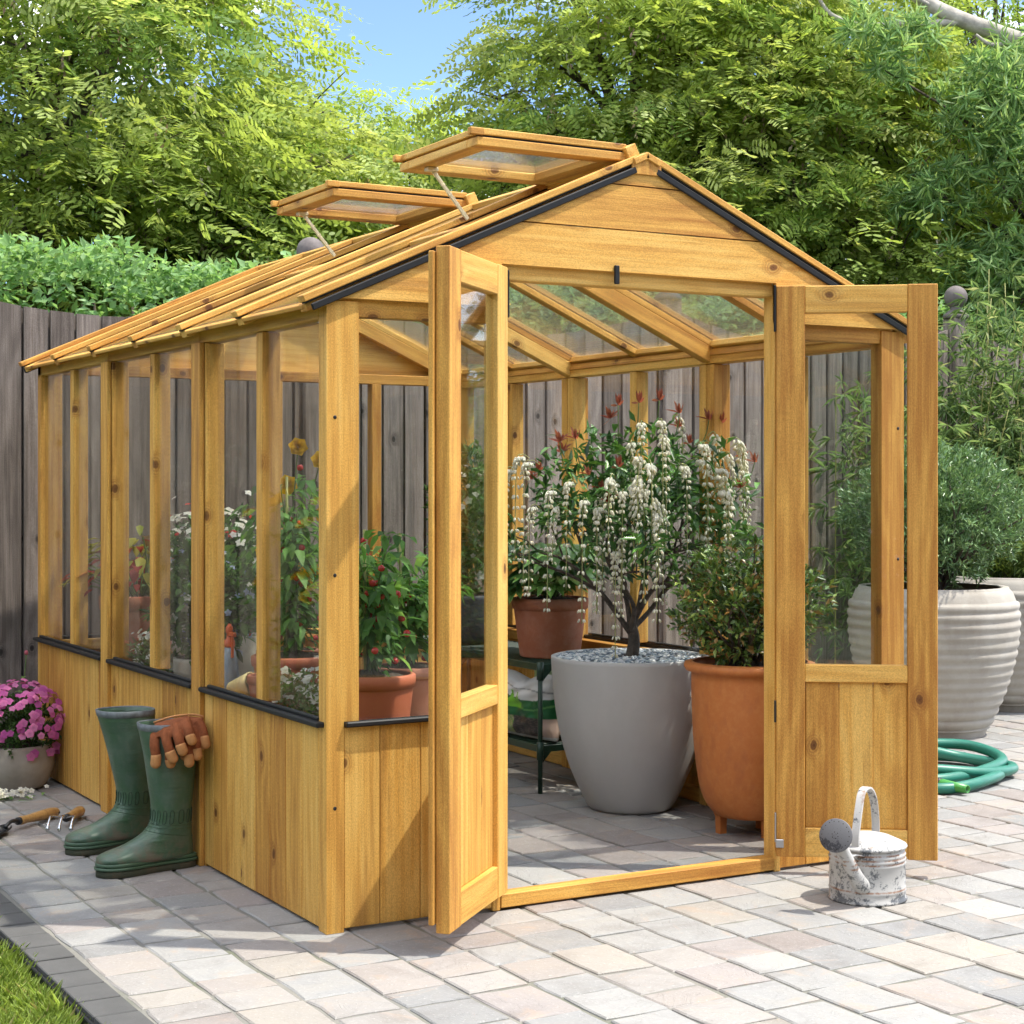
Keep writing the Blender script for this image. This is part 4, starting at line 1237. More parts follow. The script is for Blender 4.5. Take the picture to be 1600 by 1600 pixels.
RM = [raceme(L, cv) for L, cv in ((.17, .03), (.22, .05), (.28, .04), (.33, .05), (.20, .07), (.38, .06))]
def add_racemes(parent, n, ctr, ext, zlo, zhi):
    for k in range(n):
        a = RNG.uniform(0, 2 * PI) if k % 2 else RNG.uniform(-2.9, -.6); r = RNG.uniform(.35, 1.02)
        z = RNG.uniform(zlo, zhi)
        w = math.sqrt(max(.12, 1 - ((z - zlo) / (zhi - zlo + .05)) ** 2.2))
        p = (ctr[0] + math.cos(a) * ext[0] * r * w, ctr[1] + math.sin(a) * ext[1] * r * w, z)
        put("flower_raceme", RM[RNG.integers(len(RM))], parent, p, (math.cos(a), math.sin(a), 0), (0, 0, 1), RNG.uniform(.85, 1.25))
add_racemes(gp, 26, (.02, -.03), (.38, .35), .90, 1.30)
for (x_, y_, z_, k) in ((-.40, -.02, 1.16, 3), (-.38, -.05, 1.14, 5), (-.44, .0, 1.12, 2), (-.27, -.18, 1.02, 5), (-.24, -.2, 1.0, 3), (-.08, -.27, 1.27, 5), (-.06, -.26, 1.22, 3), (.0, -.27, 1.13, 3), (.13, -.26, 1.12, 5), (-.33, -.1, 1.05, 5), (-.30, -.14, 1.08, 3), (-.36, -.02, 1.0, 2), (.06, -.28, 1.2, 3), (.20, -.22, 1.06, 2), (.31, -.14, 1.2, 2), (-.14, -.25, 1.16, 2), (.26, -.16, 1.22, 4), (.36, -.08, 1.16, 1), (.42, -.02, 1.12, 0), (-.18, -.2, .86, 3), (.1, -.28, .84, 0)):
    a = math.atan2(y_, x_); put("flower_raceme", RM[k], gp, (x_, y_, z_), (math.cos(a), math.sin(a), 0))
def tuft(n, L, W, pal, up=1.5, mat='leaf'):
    D = unit(RNG.normal(0, .75, (n, 3)) + np.array([0, 0, up])); P = np.zeros((n, 3))
    V, F, c = leaves(P, D, unit(RNG.normal(0, 1, (n, 3))), RNG.uniform(L * .7, L * 1.2, n), W, pick(pal, n), fold=.3, droop=.15, full=True)
    o = np_mesh("leaf_tuft", V, F, M[mat], c); me = o.data; bpy.data.objects.remove(o); return me
RT_ = [tuft(11, .042, .0085, [(.33, .095, .075), (.40, .15, .10), (.27, .08, .06)]) for k in range(3)]
for k in range(10):
    a = RNG.uniform(0, 2 * PI); r = math.sqrt(RNG.random())
    z = 1.27 - .20 * r * r + RNG.uniform(-.06, .04)
    put("red_leaf_tuft", RT_[k % 3], gp, (.02 + .40 * r * math.cos(a), .36 * r * math.sin(a), z), (1, 0, 0), (0, 0, 1), RNG.uniform(.8, 1.2))
for (x_, z_) in ((-.36, 1.24), (-.30, 1.25), (-.14, 1.36), (-.06, 1.37), (.02, 1.38), (.10, 1.34), (.22, 1.32), (.27, 1.31), (.36, 1.2), (.41, 1.18), (-.2, 1.09), (-.17, 1.05)):
    put("red_leaf_tuft", RT_[RNG.integers(3)], gp, (x_, -.14, z_ - .03), (1, 0, 0), (0, 0, 1), 1.0)
    tw = MB(); tw.tube(spline([(x_ * .8, -.10, z_ - .16), (x_ * .95, -.13, z_ - .09), (x_, -.14, z_ - .03)], 4), .0018, 5); tw.build("shoot", M['stem'], gp)

# ---- rust orange pot on little feet with a small-leaved bush
op = thing("orange_pot_bush", (1.62, .46, 0), "rust orange footed pot with a small-leaved green and bronze bush by the right door post", "potted bush")
prof = smooth_prof([(.070, .052), (.112, .066), (.150, .13), (.170, .25), (.178, .38), (.180, .50)], 4) + [(.197, .505), (.203, .516), (.200, .528), (.186, .531)]
pot(op, prof, .012, M['orange_clay'], 48)
for k in range(3):
    a = 2 * PI * k / 3 + .5
    mb = MB(); mb.loft([[(math.cos(a) * .088 + dx * w, math.sin(a) * .088 + dy * w, z) for dx, dy in ((-1, -1), (1, -1), (1, 1), (-1, 1))] for z, w in ((0, .012), (.05, .013), (.085, .022))], smooth=False)
    mb.build("foot", M['orange_clay'], op)
soil(op, .178, .500, 'sand_soil')
def bush(parent, n, ctr, ext, L, W, pal, pw, mat, shell=.45, per=9, full=False, up=.35, gapf=0):
    c0 = rand_dirs(n) * (RNG.random((n, 1)) ** shell) * np.array(ext) + np.array(ctr)
    ci = np.repeat(np.arange(n), per); m = n * per
    out = unit(c0 - np.array(ctr) + 1e-4)[ci]
    D = unit(RNG.normal(0, .6, (m, 3)) + out * .55 + np.array([0, 0, up]))
    P = c0[ci] + RNG.normal(0, .3 * L, (m, 3))
    V, F, c = leaves(P, D, unit(np.array([0, 0, 1.]) + RNG.normal(0, .5, (m, 3))), RNG.uniform(L * .7, L * 1.25, m), RNG.uniform(W * .8, W * 1.2, m), pick(pal, m, pw), fold=.3, droop=.15, full=full)
    np_mesh("foliage", V, F, M[mat], c, parent=parent, kind="stuff")
    return c0
def twigs(parent, base, pts, n, r=.006, mat='bark'):
    mb = MB()
    for k in range(n):
        e = pts[RNG.integers(len(pts))]
        b = np.array(base) + np.append(RNG.normal(0, .02, 2), 0)
        path = limb(b, e, .25, 4); mb.tube(path, list(np.linspace(r, r * .35, len(path))), 5)
    mb.build("stems", M[mat], parent)
c0 = bush(op, 520, (.0, 0, .705), (.255, .24, .20), .030, .0135, [(.09, .17, .045), (.15, .25, .055), (.27, .36, .09), (.30, .19, .07), (.05, .10, .035)], [.34, .26, .14, .12, .14], 'gloss_leaf', .5)
twigs(op, (0, 0, .50), c0, 26)

# ---- pots along the right-hand stand
def terracotta_pot(parent, r, h, mat, taper=.74):
    prof = [(r * taper, 0), (r * (taper + .02), .006), (r * .955, h * .80), (r * .955, h * .815), (r * 1.0, h * .82), (r * 1.02, h * .9), (r * 1.02, h * .985), (r * .99, h)]
    return pot(parent, prof, .011, mat, 40)
fp = thing("large_leaf_pot_plant", (1.585, 1.60, .450), "weathered terracotta pot of glossy hand-shaped leaves on the right green stand", "pot plant")
terracotta_pot(fp, .138, .212, M['terracotta'], .78); soil(fp, .12, .195)
FM = [leaf_mesh("leaf", .155, .05, c_, M['gloss_leaf'], .22, lobes=7) for c_ in ((.035, .10, .03), (.055, .14, .035), (.09, .20, .045), (.13, .27, .07))]
mb = MB()
for k in range(36):
    a = RNG.uniform(0, 2 * PI); r = RNG.uniform(.05, .19); z = RNG.uniform(.27, .46) - r * .25
    p = np.array([math.cos(a) * r, math.sin(a) * r, z])
    mb.tube(limb((0, 0, .19), p, .2, 4), .003, 5)
    put("leaf", FM[RNG.integers(4)], fp, p, (math.cos(a), math.sin(a), RNG.uniform(-.55, .1)), (0, 0, 1), RNG.uniform(.75, 1.1))
mb.build("stalks", M['stem'], fp)

dp = thing("slate_pot_shrub", (1.575, 2.22, .450), "slate grey pot with a white-flowered shrub at the far end of the right stand", "potted shrub")
pot(dp, smooth_prof([(.10, 0), (.118, .02), (.128, .10), (.13, .19)], 4), .01, M['slate_pot'], 36); soil(dp, .115, .175)
c0 = bush(dp, 240, (0, 0, .47), (.15, .15, .30), .04, .016, [(.05, .12, .035), (.08, .17, .05), (.12, .23, .06)], None, 'gloss_leaf', .5)
twigs(dp, (0, 0, .18), c0, 16)

# small five-petalled blossoms shared by several plants
def blossom(r, col, petals=5, cup=.25, width=.85, center=(.55, .42, .08)):
    a = np.arange(petals) * 2 * PI / petals + .2
    D = np.stack([np.cos(a), np.sin(a), np.full(petals, cup)], 1)
    V, F, c = leaves(np.zeros((petals, 3)), D, np.tile(np.array([[0, 0, 1.]]), (petals, 1)), r, r * width, np.array([np.array(col) * random.uniform(.88, 1.1) for k in a]), fold=.12, droop=.25, full=True)
    c = c.copy(); c[::8] = np.array(col) * .55 + np.array(center) * .25
    o = np_mesh("blossom", V, F, M['petal'], c); me = o.data; bpy.data.objects.remove(o); return me
WHITE = [blossom(r, c_) for r, c_ in ((.014, (.72, .72, .72)), (.011, (.64, .62, .66)), (.017, (.78, .77, .74)))]
def scatter_blossoms(parent, mes, pts, n, ctr, name="blossom", jit=.02, s=(.8, 1.25), face=(-.35, -.7, .55)):
    for k in range(n):
        p = pts[RNG.integers(len(pts))] + RNG.normal(0, jit, 3)
        o_ = Vector(p - np.array(ctr)).normalized() * .8 + Vector(face) * RNG.uniform(.2, 1.0) + Vector(RNG.normal(0, .25, 3))
        X_ = o_.orthogonal()
        put(name, mes[RNG.integers(len(mes))], parent, p, X_, o_, RNG.uniform(*s))
outer = c0[np.linalg.norm((c0 - np.array([0, 0, .47])) / np.array([.15, .15, .3]), axis=1) > .7]
scatter_blossoms(dp, WHITE, outer, 80, (0, 0, .47))

# ---- printed compost bags on the lower shelf
def bag(name, loc, rz, w, h, d, paint, label, n=(26, 30), sheen=None):
    t = thing(name, loc, label, "bag", None, rz)
    nx, nz = n; V, F, Cc = [], [], []
    for side in (-1, 1):
        b = len(V)
        for k in range(nz + 1):
            for i in range(nx + 1):
                u, v = i / nx, k / nz
                e = (max(0, 1 - (2 * u - 1) ** 4) ** .5) * (max(0, 1 - (2 * v - 1) ** 6) ** .5)
                cr = .004 * math.sin(u * 19 + v * 7) + .003 * math.sin(v * 31 - u * 11)
                topd = .030 * math.exp(-((u - .42) / .22) ** 2) * max(0, v - .7) / .3
                x = (u - .5) * w * (1 - .06 * math.sin(PI * v)); z = v * h - topd
                V.append((x, side * (d / 2 * e + cr * e), z)); Cc.append(paint(u, v))
        for k in range(nz):
            for i in range(nx):
                q = (b + k * (nx + 1) + i, b + k * (nx + 1) + i + 1, b + (k + 1) * (nx + 1) + i + 1, b + (k + 1) * (nx + 1) + i)
                F.append(q if side < 0 else q[::-1])
    np_mesh("printed_bag", np.array(V), np.array(F), M['printed'], np.array(Cc), smooth=True, parent=t)
    return t
def paint_white(u, v):
    g = v - (.50 + .03 * math.sin(u * 5))
    if v < .06: return (.66, .66, .64)
    tuftv = .62 + .13 * max(0, math.sin(u * 46)) * (1 if .14 < u < .52 else 0)
    if .14 < u < .52 and .47 < v < tuftv - abs(u - .33) * .35: return (.17, .46, .03)
    if .34 < v < .62 + .03 * math.sin(u * 6 + 1):
        if abs(v - .50 - .05 * math.sin(u * 7)) < .015: return (.10, .30, .08)
        return (.012, .12, .035)
    if v <= .34:
        if u < .2 or u > .86: return (.55, .40, .33)
        if u < .36: return (.20, .36, .08) if math.sin(u * 90 + v * 60) > 0 else (.40, .38, .22)
        k = math.sin(u * 70 + 3 * math.sin(v * 55)) * math.sin(v * 80)
        return (.09, .07, .06) if k > .2 else (.035, .03, .028)
    if abs(v - .80 + .12 * (u - .4)) < .012: return (.30, .31, .31)
    return (.68, .68, .67)
def paint_green(u, v):
    if v < .42: return (.55, .40, .22) if u > .45 else (.62, .50, .32)
    if .42 <= v < .62: return (.50, .30, .05) if abs(v - .5 - .1 * u) < .03 else (.23, .40, .14)
    return (.30, .48, .20)
HB = math.atan2(1.0, -.0)
bag("compost_bag", (1.475, 1.545, .168), -PI / 2 + .12, .30, .235, .10, paint_white, "white compost bag printed with a green grass tuft and dark soil, on the lower shelf", (60, 72))
bag("soil_bag", (1.60, 1.56, .168), -PI / 2 - .1, .34, .262, .10, paint_green, "light green bag standing behind the white compost bag on the lower shelf")

# ---- plants on the left-hand stand
ZB = .400
LM = [leaf_mesh("leaf", .085, .036, c_, M['leaf'], .45) for c_ in ((.13, .29, .075), (.18, .37, .10), (.24, .45, .13), (.09, .22, .065))]
fm = MB(); fm.lathe(smooth_prof([(.0, .0), (.008, .002), (.0125, .010), (.011, .019), (.004, .024), (0, .0235)], 3), 14)
o = fm.build("fruit", M['red_fruit']); FRUIT = o.data; bpy.data.objects.remove(o)
def fruit_plant(loc, r, h, mat, top, ext, nleaf, nfruit, label, stake=True, name="red_fruited_plant"):
    t = thing(name, loc, label, "pot plant", "red-fruited pot plants inside the greenhouse")
    terracotta_pot(t, r, h, M[mat], .80); soil(t, r * .88, h * .92)
    mb = MB(); pts = []
    for k in range(9):
        a = RNG.uniform(0, 2 * PI); rr = RNG.uniform(.2, 1) * ext
        e = np.array([math.cos(a) * rr, math.sin(a) * rr, h + (top - h) * RNG.uniform(.6, 1.0)])
        path = spline([(RNG.normal(0, .012), RNG.normal(0, .012), h * .9), (e[0] * .25, e[1] * .25, h + (e[2] - h) * .55), e], 8)
        mb.tube(path, list(np.linspace(.0045, .002, len(path))), 5)
        pts += [q for q in path if q[2] > h + .05]
    mb.build("stems", M['stem'], t)
    if stake:
        mb = MB(); mb.tube([(-.02, .0, h * .8), (-.02, .005, top + .0)], .0045, 6); mb.build("cane", M['cane'], t)
    pts = np.array(pts)
    lo = []
    for k in range(nleaf):
        p = pts[RNG.integers(len(pts))]; a = RNG.uniform(0, 2 * PI)
        q = p + np.array([math.cos(a), math.sin(a), 0]) * RNG.uniform(.0, .045)
        put("leaf", LM[RNG.integers(4)], t, q, (math.cos(a), math.sin(a), RNG.uniform(-.9, .35)), (0, 0, 1), RNG.uniform(.6, 1.05))
    mb2 = []
    n = nleaf * 4; i = RNG.integers(0, len(pts), n); a = RNG.uniform(0, 2 * PI, n)
    P = pts[i] + np.stack([np.cos(a), np.sin(a), np.zeros(n)], 1) * RNG.uniform(0, .06, (n, 1)) + RNG.normal(0, .015, (n, 3))
    V, F, c = leaves(P, np.stack([np.cos(a), np.sin(a), RNG.uniform(-.9, .3, n)], 1), unit(np.array([0, 0, 1.]) + RNG.normal(0, .3, (n, 3))), RNG.uniform(.03, .065, n), RNG.uniform(.014, .026, n),
                     pick([(.11, .26, .06), (.17, .36, .09), (.07, .18, .05)], n), droop=.3, full=True)
    np_mesh("small_foliage", V, F, M['leaf'], c, parent=t, kind="stuff")
    for k in range(nfruit):
        p = pts[RNG.integers(len(pts))] + RNG.normal(0, .035, 3)
        put("fruit", FRUIT, t, p, (1, 0, RNG.uniform(-.3, .3)), (RNG.normal(0, .4), RNG.normal(0, .4), -1), RNG.uniform(.55, .9))
    return t
fruit_plant((.262, .30, ZB), .112, .182, 'terracotta_red', .56, .14, 80, 34, "red-fruited plant in the smooth terracotta pot nearest the front left corner")
fruit_plant((.50, .575, ZB), .098, .165, 'terracotta_pale', .54, .15, 80, 20, "red-fruited plant in a pale salmon pot behind the front corner pot")
fruit_plant((.34, 1.02, ZB), .125, .165, 'terracotta_red', .70, .20, 110, 32, "tallest red-fruited bush, in a wide terracotta pot at the middle of the left stand")

def empty_pot(loc, r, h, mat, label, rot=None):
    t = thing("flower_pot", loc, label, "flower pot")
    terracotta_pot(t, r, h, M[mat], .72)
    if rot: t.rotation_euler = rot
    return t
empty_pot((.165, .66, ZB), .075, .105, 'terracotta', "small weathered terracotta pot low behind the near left pane")
empty_pot((.21, .885, ZB), .065, .125, 'terracotta', "short terracotta pot beside the orange-capped bottle")
t = thing("cream_cup_pot", (.13, .985, ZB + .07), "tipped pale yellow clay cup by the orange-capped bottle", "clay cup")
t.rotation_euler = (1.25, .2, .6)
pot(t, [(.026, 0), (.029, .004), (.038, .06), (.040, .075)], .004, M['yellow_clay'], 28)
t = thing("seed_tray", (.14, .93, ZB), "low wooden seed tray under the pale yellow cup", "seed tray")
mb = MB(); mb.box((-.06, -.09, .0), (.06, .16, .045)); mb.build("tray", M['handle_wood'], t)
t = thing("spray_bottle", (.20, 1.19, ZB), "grey plastic bottle with an orange nozzle cap behind the left panes", "bottle")
mb = MB(); mb.lathe([(.030, 0), (.032, .01), (.031, .10), (.020, .165), (.014, .18)], 24, cap0=True, cap1=True); mb.build("body", M['grey_plastic'], t)
mb = MB(); mb.lathe([(.015, .181), (.017, .186), (.017, .20), (.009, .208), (.008, .222), (.011, .226), (.011, .240), (.004, .252)], 16, cap0=True, cap1=True)
mb.box((-.006, -.045, .215), (.006, -.008, .228)); mb.box((-.004, -.03, .150), (.004, -.022, .214)); mb.build("nozzle", M['orange_plastic'], t)

cp = thing("cream_bowl_plant", (.36, 1.72, ZB), "wide cream stoneware bowl with a dark-leaved white-flowered plant", "pot plant")
pot(cp, smooth_prof([(.07, 0), (.10, .015), (.14, .075), (.155, .14), (.152, .185)], 4), .012, M['cream'], 44); soil(cp, .138, .172)
c0 = bush(cp, 330, (0, 0, .36), (.20, .20, .20), .045, .017, [(.055, .14, .05), (.09, .2, .06), (.13, .27, .075)], None, 'gloss_leaf', .5)
twigs(cp, (0, 0, .17), c0, 16)
outer = c0[(np.linalg.norm((c0 - np.array([0, 0, .36])) / .2, axis=1) > .65) & (c0[:, 2] > .30)]
outer = outer + np.array([0, 0, .05])
scatter_blossoms(cp, WHITE, outer, 150, (0, 0, .3), jit=.03, s=(.9, 1.5))
scatter_blossoms(cp, [blossom(.010, (.5, .03, .03))], outer, 26, (0, 0, .3), "red_bud", jit=.03)

bp = thing("blue_flower_pot_plant", (.20, 1.42, ZB), "small stoneware pot of pale blue flowers between the bottle and the cream bowl", "pot plant")
pot(bp, smooth_prof([(.06, 0), (.075, .01), (.092, .07), (.095, .13)], 4), .01, M['cream'], 36); soil(bp, .083, .118)
c0 = bush(bp, 200, (0, 0, .30), (.15, .15, .19), .045, .02, [(.09, .21, .06), (.14, .29, .08), (.07, .16, .05)], None, 'leaf', .5, full=True)
twigs(bp, (0, 0, .12), c0, 14, .003, 'stem')
outer = c0[np.linalg.norm((c0 - np.array([0, 0, .30])) / np.array([.15, .15, .19]), axis=1) > .65]
scatter_blossoms(bp, [blossom(.013, (.42, .50, .78)), blossom(.012, (.36, .44, .74)), WHITE[0]], outer, 110, (0, 0, .3), jit=.02)
scatter_blossoms(bp, [blossom(.010, (.55, .04, .03))], outer, 14, (0, 0, .3), "red_bud", jit=.03)

kp = thing("coleus_pot_plant", (.27, 2.30, ZB), "tall terracotta pot with red and yellow-green coleus leaves at the far left end", "pot plant")
terracotta_pot(kp, .14, .275, M['terracotta'], .72); soil(kp, .125, .25)
KM = [leaf_mesh("leaf", .07, .034, c_, M['leaf'], .35) for c_ in ((.40, .38, .06), (.32, .36, .07), (.36, .04, .03), (.28, .03, .03), (.16, .09, .03))]
mb = MB()
for k in range(190):
    a = RNG.uniform(0, 2 * PI); r = .225 * math.sqrt(RNG.random()); z = .27 + .27 * math.sqrt(max(0, 1 - (r / .23) ** 2)) * RNG.uniform(.35, 1)
    p = np.array([math.cos(a) * r, math.sin(a) * r, z])
    if k % 5 == 0: mb.tube(limb((0, 0, .24), p, .2, 4), .003, 5)
    top = z > .42
    put("leaf", KM[RNG.choice(5, p=[.42, .25, .15, .08, .10] if top else [.12, .1, .38, .25, .15])], kp, p, (math.cos(a), math.sin(a), RNG.uniform(-.7, .2)), (0, 0, 1), RNG.uniform(.7, 1.2))
mb.build("stems", M['stem'], kp)

# ---- outside on the right: two ribbed pots
def ribbed(loc, label, cat):
    t = thing("ribbed_planter", loc, label, cat)
    prof = []
    body = spline([(.225, 0.0), (.235, .03), (.262, .09), (.305, .20), (.340, .33), (.358, .46), (.357, .55), (.342, .605), (.325, .628)], 12)
    for k, (r, z) in enumerate(body):
        rib = .0125 * abs(math.sin(PI * z / .0415)) ** .6 if .03 < z < .575 else 0
        prof.append((r + rib - .006, z))
    prof += [(.318, .635), (.300, .632)]
    pot(t, prof, .02, M['white_clay'], 72, wob=lambda u, z: .006 * math.sin(2 * PI * u * 2 + z * 9))
    soil(t, .29, .59)
    return t
r1 = ribbed((3.624, 1.783, 0), "near whitewashed ribbed planter with a dense green bush, partly behind the right door", "planter")
c0 = bush(r1, 1200, (.03, .02, .94), (.41, .39, .31), .034, .0085, [(.12, .23, .10), (.17, .30, .13), (.26, .40, .20), (.08, .15, .065)], [.35, .3, .2, .15], 'gloss_leaf', .42, per=16, up=.6)
twigs(r1, (0, 0, .60), c0, 40, .008, 'bark')
r2 = ribbed((4.56, 2.26, 0), "second whitewashed ribbed planter, behind the near one at the right edge", "planter")
c0 = bush(r2, 300, (.12, .0, .80), (.30, .28, .2), .07, .006, [(.14, .22, .05), (.20, .29, .07), (.09, .16, .045)], None, 'leaf', .5, per=8, up=-.1)

# ---- coiled hose
hs = thing("garden_hose", (2.85, .985, 0), "turquoise garden hose coiled on the paving behind the right door", "hose")
ctrl = []
for k in range(25):
    a = 2 * PI * k / 8 + .3; r = .37 + .04 * math.sin(k * 1.7) - .02 * (k // 8)
    z = .0205 + .036 * (k // 8) * (.45 + .4 * math.sin(a * .5 + 1)) + (.01 if k % 3 == 0 else 0)
    ctrl.append((math.cos(a) * r * .92 - .05, math.sin(a) * r * .85 + .03 * math.sin(k), z))
ctrl += [(.0, .14, .085), (-.20, .12, .06), (-.235, -.06, .03), (-.225, -.15, .024), (-.217, -.20, .024)]
mb = MB(); mb.tube(spline(ctrl, 8), .0195, 14); mb.build("tube", M['hose'], hs)
hn = bpy.data.objects.new("nozzle", None)
nd = Vector((.16, -1, 0)).normalized()
B0 = Vector((2.635, .755, .024)) - Vector((2.85, .985, 0))
def along(prof, seg=24):
    S = nd.cross(Vector((0, 0, 1))); Z = Vector((0, 0, 1))
    return [[tuple(B0 + nd * d + (S * math.cos(2 * PI * j / seg) + Z * math.sin(2 * PI * j / seg)) * r) for j in range(seg)] for r, d in prof]
mb = MB(); mb.loft(along([(.020, -.05), (.024, -.045), (.024, .05), (.022, .055)])); mb.build("connector", M['dark_steel'], hs)
mb = MB(); mb.loft(along([(.021, .053), (.0215, .06), (.0135, .165), (.0115, .165), (.011, .13)])); mb.build("nozzle", M['green_plastic'], hs)

# ---- watering can
wc = thing("watering_can", (1.373, -.361, 0), "chipped white metal watering can with arched handle and grey sprinkler rose", "watering can")
mb = MB()
prof = [(.098, 0), (.1015, .001), (.1025, .006), (.0985, .010), (.0985, .026), (.1, .029), (.0985, .032), (.0975, .095), (.0995, .098), (.0975, .101), (.0975, .106), (.0998, .109), (.0975, .112), (.0975, .118), (.0990, .121), (.0965, .124), (.0955, .137)]
mb.lathe(prof, 56, cap0=True); mb.build("body", M['can'], wc)
mb = MB(); mb.lathe([(.0955, .136), (.1005, .137), (.1025, .141), (.1005, .1445), (.097, .146), (.09, .150), (.06, .163), (.03, .170), (.001, .172)], 56, cap1=True)
mb.build("lid", M['can'], wc)
R_ = np.array([.8686, -.4956, 0]); Fv = np.array([.4956, .8686, 0]); Zv = np.array([0, 0, 1.0])
h0 = -R_ * .046 - Fv * .075; h1 = R_ * .038 + Fv * .075
hp = spline([h0 + Zv * .140, h0 * .99 + Zv * .18, h0 * .72 + Zv * .245, (h0 + h1) * .5 + (h0 - h1) * .18 + Zv * .283, (h0 + h1) * .5 - (h0 - h1) * .12 + Zv * .284, h1 * .72 + Zv * .25, h1 * .99 + Zv * .19, h1 + Zv * .142], 8)
mb = MB(); rings = []
ax = np.cross(h1 - h0, Zv); ax /= np.linalg.norm(ax)
for i, p in enumerate(hp):
    t = hp[min(i + 1, len(hp) - 1)] - hp[max(i - 1, 0)]; t /= np.linalg.norm(t); nr = np.cross(t, ax)
    rings.append([tuple(p + ax * a + nr * b) for a, b in ((-.0105, .001), (-.0105, .0035), (-.008, .0035), (-.007, .001), (.007, .001), (.008, .0035), (.0105, .0035), (.0105, .001), (.0095, -.002), (-.0095, -.002))])
mb.loft(rings, smooth=False); mb.build("handle", M['can'], wc)
s0 = -R_ * .028 - Fv * .088 + Zv * .040; s2 = -R_ * .112 - Fv * .165 + Zv * .196
sd = (s2 - s0)
sp = spline([s0 + R_ * .012 + Fv * .02, s0 + sd * .15, s0 + sd * .5 - Zv * .004, s0 + sd * .86, s2 - sd * .02], 6)
mb = MB(); mb.tube(sp, list(np.interp(np.linspace(0, 1, len(sp)), [0, .25, .7, 1], [.024, .0205, .0145, .0135])), 20); mb.build("spout", M['can'], wc)
fd = -R_ * .42 - Fv * .86 + Zv * .27; fd /= np.linalg.norm(fd)
fs = np.cross(fd, Zv); fs /= np.linalg.norm(fs); fu = np.cross(fs, fd)
def rose_ring(r, d, seg=40): return [tuple(s2 + fd * d + (fs * math.cos(2 * PI * j / seg) + fu * math.sin(2 * PI * j / seg)) * r) for j in range(seg)]
mb = MB(); mb.loft([rose_ring(.0135, -.035), rose_ring(.018, -.026), rose_ring(.038, -.006), rose_ring(.0425, 0), rose_ring(.0425, .004), rose_ring(.0405, .005), rose_ring(.025, .0085), rose_ring(.004, .0105)])
rose = mb.build("rose", M['rose'], wc)
mb = MB()
for rr, n in ((.008, 6), (.017, 11), (.026, 15), (.035, 18)):
    for k in range(n):
        a = 2 * PI * k / n + rr * 40
        d = .0062 + .0052 * (1 - rr / .04)
        c_ = s2 + fd * d + (fs * math.cos(a) + fu * math.sin(a)) * rr
        mb.add([tuple(c_ + (fs * math.cos(2 * PI * j / 6) + fu * math.sin(2 * PI * j / 6)) * .0013) for j in range(6)], [tuple(range(6))])
mb.build("holes", M['seal'], rose, kind="stuff")
mb = MB(); bracepath = [s0 + sd * .62 + R_ * .004, (s0 + sd * .62) * .5 + (-R_ * .03 - Fv * .092 + Zv * .128) * .5 + Zv * .004, -R_ * .030 - Fv * .091 + Zv * .128]
mb.tube(bracepath, .0075, 8, flat=(1.3, .25)); mb.build("spout_brace", M['can'], wc)

